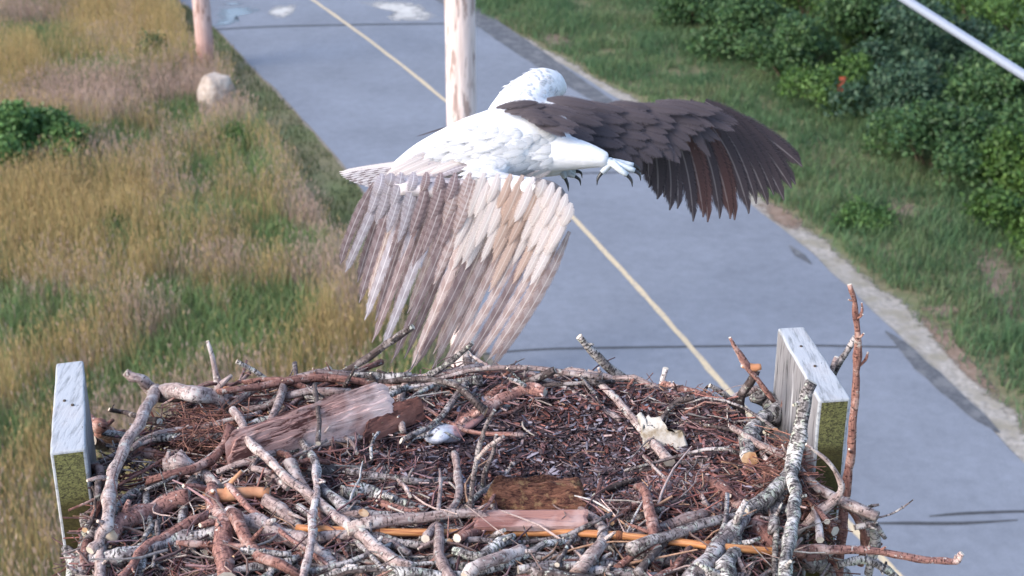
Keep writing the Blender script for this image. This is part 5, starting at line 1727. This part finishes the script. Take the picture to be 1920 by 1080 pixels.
def under(nr, x0, x1, frac0, frac1, w, d0, mats, seed):
    rr = random.Random(seed)
    for i in range(nr):
        u = i / (nr - 1)
        k = 1 + u * 13.4; j = int(k); f_ = k - j
        b = [bases[j][q] * (1 - f_) + bases[j + 1][q] * f_ for q in (0, 1)]
        t_ = [tips[j][q] * (1 - f_) + tips[j + 1][q] * f_ for q in (0, 1)]
        p0 = [b[q] + (t_[q] - b[q]) * frac0 for q in (0, 1)]
        fr = frac1 + rr.uniform(-.10, .08)
        p1 = [b[q] + (t_[q] - b[q]) * fr for q in (0, 1)]
        d = d0 + .0045 * i + rr.uniform(-.003, .003)
        xm = (p0[0] + p1[0]) / 2 + rr.uniform(-18, 18)
        mat = M['f_lav'] if xm < 765 else M['f_mauve'] if xm < 835 else M['f_under'] if xm < 862 else M['f_white'] if xm < 938 else M['f_tan'] if xm < 985 else M['f_white']
        feather(BP(p0[0], p0[1] - 6, d), BP((p0[0] + p1[0]) / 2 + 5, (p0[1] + p1[1]) / 2, d - .015), BP(p1[0], p1[1], d), w * rr.uniform(.85, 1.15), mat, wl, -CAMF + CAMR * .2, .8)
under(17, 0, 1, 0.06, 0.46, .023, -.158, [M['f_under'], M['f_tan'], M['f_under']], 11)
under(16, 0, 1, 0.0, 0.34, .026, -.166, [M['f_white'], M['f_tan'], M['f_under']], 14)
under(17, 0, 1, -0.02, 0.24, .027, -.174, [M['f_white'], M['f_white'], M['f_tan']], 12)
under(18, 0, 1, -0.06, 0.12, .024, -.182, [M['f_white'], M['f_white'], M['f_tan']], 13)

# tail, seen nearly edge-on
tl = membrane("tail", [BP(*p) for p in ((800, 292, .02), (760, 304, .02), (735, 312, .02))], [BP(*p) for p in ((800, 330, -.01), (760, 334, -.01), (735, 334, -.01))], M['skin_pale'], "narrow barred tail pointing left")
for i in range(10):
    u = i / 9
    b = (790, 300 + 30 * u); t_ = (636 + 60 * u * u, 322 + 30 * u)
    d = .05 - .10 * u
    feather(BP(b[0], b[1], d * .3), BP(712 + 20 * u, 309 + 30 * u, d * .8), BP(t_[0], t_[1], d), .026, M['f_tail'] if i > 1 else M['f_white'], tl, CAMU * .8 - CAMF * .55, .35, .06)

from mathutils.bvhtree import BVHTree
bmh = osprey.children[0].data
BVH = BVHTree.FromPolygons([v.co.copy() for v in bmh.vertices], [tuple(p.vertices) for p in bmh.polygons])
rr = random.Random(5)
for i in range(230):
    x = rr.uniform(770, 1030); y = rr.uniform(228, 330)
    top = float(np.interp(x, [760, 840, 900, 960, 1010], [290, 246, 222, 232, 240])) + 8; low = float(np.interp(x, [760, 850, 930, 1010], [318, 338, 346, 335])) - 6
    if not (top < y < low): continue
    hit = BVH.ray_cast(CAM, ray(x, y).normalized())
    if hit[0] is None: continue
    nrm = hit[1]; d = (hit[0] - CAM).dot(CAMF) - BT - .002
    L = rr.uniform(26, 44)
    feather(BP(x, y, d) + CAMR * L * PX * .4 - nrm * .004, BP(x, y, d) + nrm * .004, BP(x - L * .7, y + 7 + rr.uniform(-5, 6), d) + nrm * .002, rr.uniform(.014, .022), M['f_body'], osprey.children[0], nrm, .95, .05)
for i in range(90):
    x = rr.uniform(945, 1070); y = rr.uniform(128, 196)
    hit = BVH.ray_cast(CAM, ray(x, y).normalized())
    if hit[0] is None: continue
    L = rr.uniform(12, 20) * PX; dv = (-CAMR + CAMU * rr.uniform(-.5, .1)); dv = (dv - hit[1] * dv.dot(hit[1])).normalized()
    feather(hit[0] - hit[1] * .002, hit[0] + dv * L * .5 + hit[1] * .003, hit[0] + dv * L + hit[1] * .001, rr.uniform(.007, .011), M['f_body'], osprey.children[0], hit[1], .95, .05)
# belly feather tips along the lower edge and breast
for i in range(22):
    u = i / 21
    x = 770 + 260 * u
    y0 = float(np.interp(x, [760, 850, 930, 1000, 1040], [312, 322, 330, 328, 315]))
    feather(BP(x + 26, y0 - 26, -.055), BP(x, y0 - 4, -.072), BP(x - 22 + random.uniform(-6, 6), y0 + random.uniform(6, 20), -.06), .022, M['f_white'], osprey.children[0], -CAMF + CAMU * -.3, .9)

for i in range(16):          # grey flank feathers between belly and tail
    x = 735 + 7 * i + random.uniform(-5, 5); y = 318 + random.uniform(-8, 14)
    feather(BP(x + 45, y - 18 + i * .6, -.085), BP(x + 12, y - 2, -.10), BP(x - 22, y + 14, -.10), .020, M['f_white'] if i % 3 else M['f_lav'], tl, -CAMF + CAMU * .2, .9)
# foot: bluish grey toes with black talons
M['foot'] = simple_noise_mat("blue_grey_scales", (0.36, 0.40, 0.44), (0.50, 0.54, 0.57), 200, rough=.6, bump_s=.5, bd=.002)
M['talon'] = new_mat("black_talon", 0.3, 0.5)[0]
M['talon'].node_tree.nodes["Principled BSDF"].inputs["Base Color"].default_value = (0.012, 0.012, 0.014, 1)
def foot(origin, d0, toes):
    t = Tube()
    a = BP(origin[0] - 26, origin[1] - 4, d0); b = BP(origin[0], origin[1], d0)
    t.add(catmull([a, b], 5), [0.0095, .009, .0085, .0085, .0095, .010], 9, .08, (0, 0), 1)
    ends = []
    for (p1, p2, dd) in toes:
        P = catmull([b, BP(p1[0], p1[1], d0 + dd), BP(p2[0], p2[1], d0 + dd)], 6)
        t.add(P, lerp_list([.0085, .007, .0055], 6), 8, .1, (0, 0), 2)
        ends.append((P[-1], (P[-1] - P[-2]).normalized()))
    o = t.build("foot", [M['foot'], M['foot']], osprey)
    for e, dv in ends:
        tt = Tube()
        tt.add(catmull([e - dv * .003, e + dv * .010 - CAMU * .004, e + dv * .013 - CAMU * .016], 6), lerp_list([.0042, .003, .0005], 6), 7, 0, (0, 0))
        tt.build("talon", [M['talon'], M['talon']], o)
foot((1146, 304), -.065, [((1168, 312), (1190, 320), -.01), ((1164, 306), (1188, 310), .012), ((1160, 316), (1176, 328), -.022), ((1138, 314), (1128, 324), .0)])
foot((1058, 318), .085, [((1068, 326), (1078, 330), -.01), ((1068, 320), (1080, 320), .012), ((1056, 326), (1060, 334), -.012)])

# head details on the far side: bill and eyes
M['bill'] = new_mat("black_bill", 0.3, 0.5)[0]
M['bill'].node_tree.nodes["Principled BSDF"].inputs["Base Color"].default_value = (0.02, 0.02, 0.022, 1)
t = Tube()
t.add(catmull([BP(1042, 170, .140), BP(1050, 176, .165), BP(1052, 186, .176)], 8), lerp_list([.011, .008, .001], 8), 9, 0, (0, 0))
t.build("bill", [M['bill'], M['bill']], osprey)
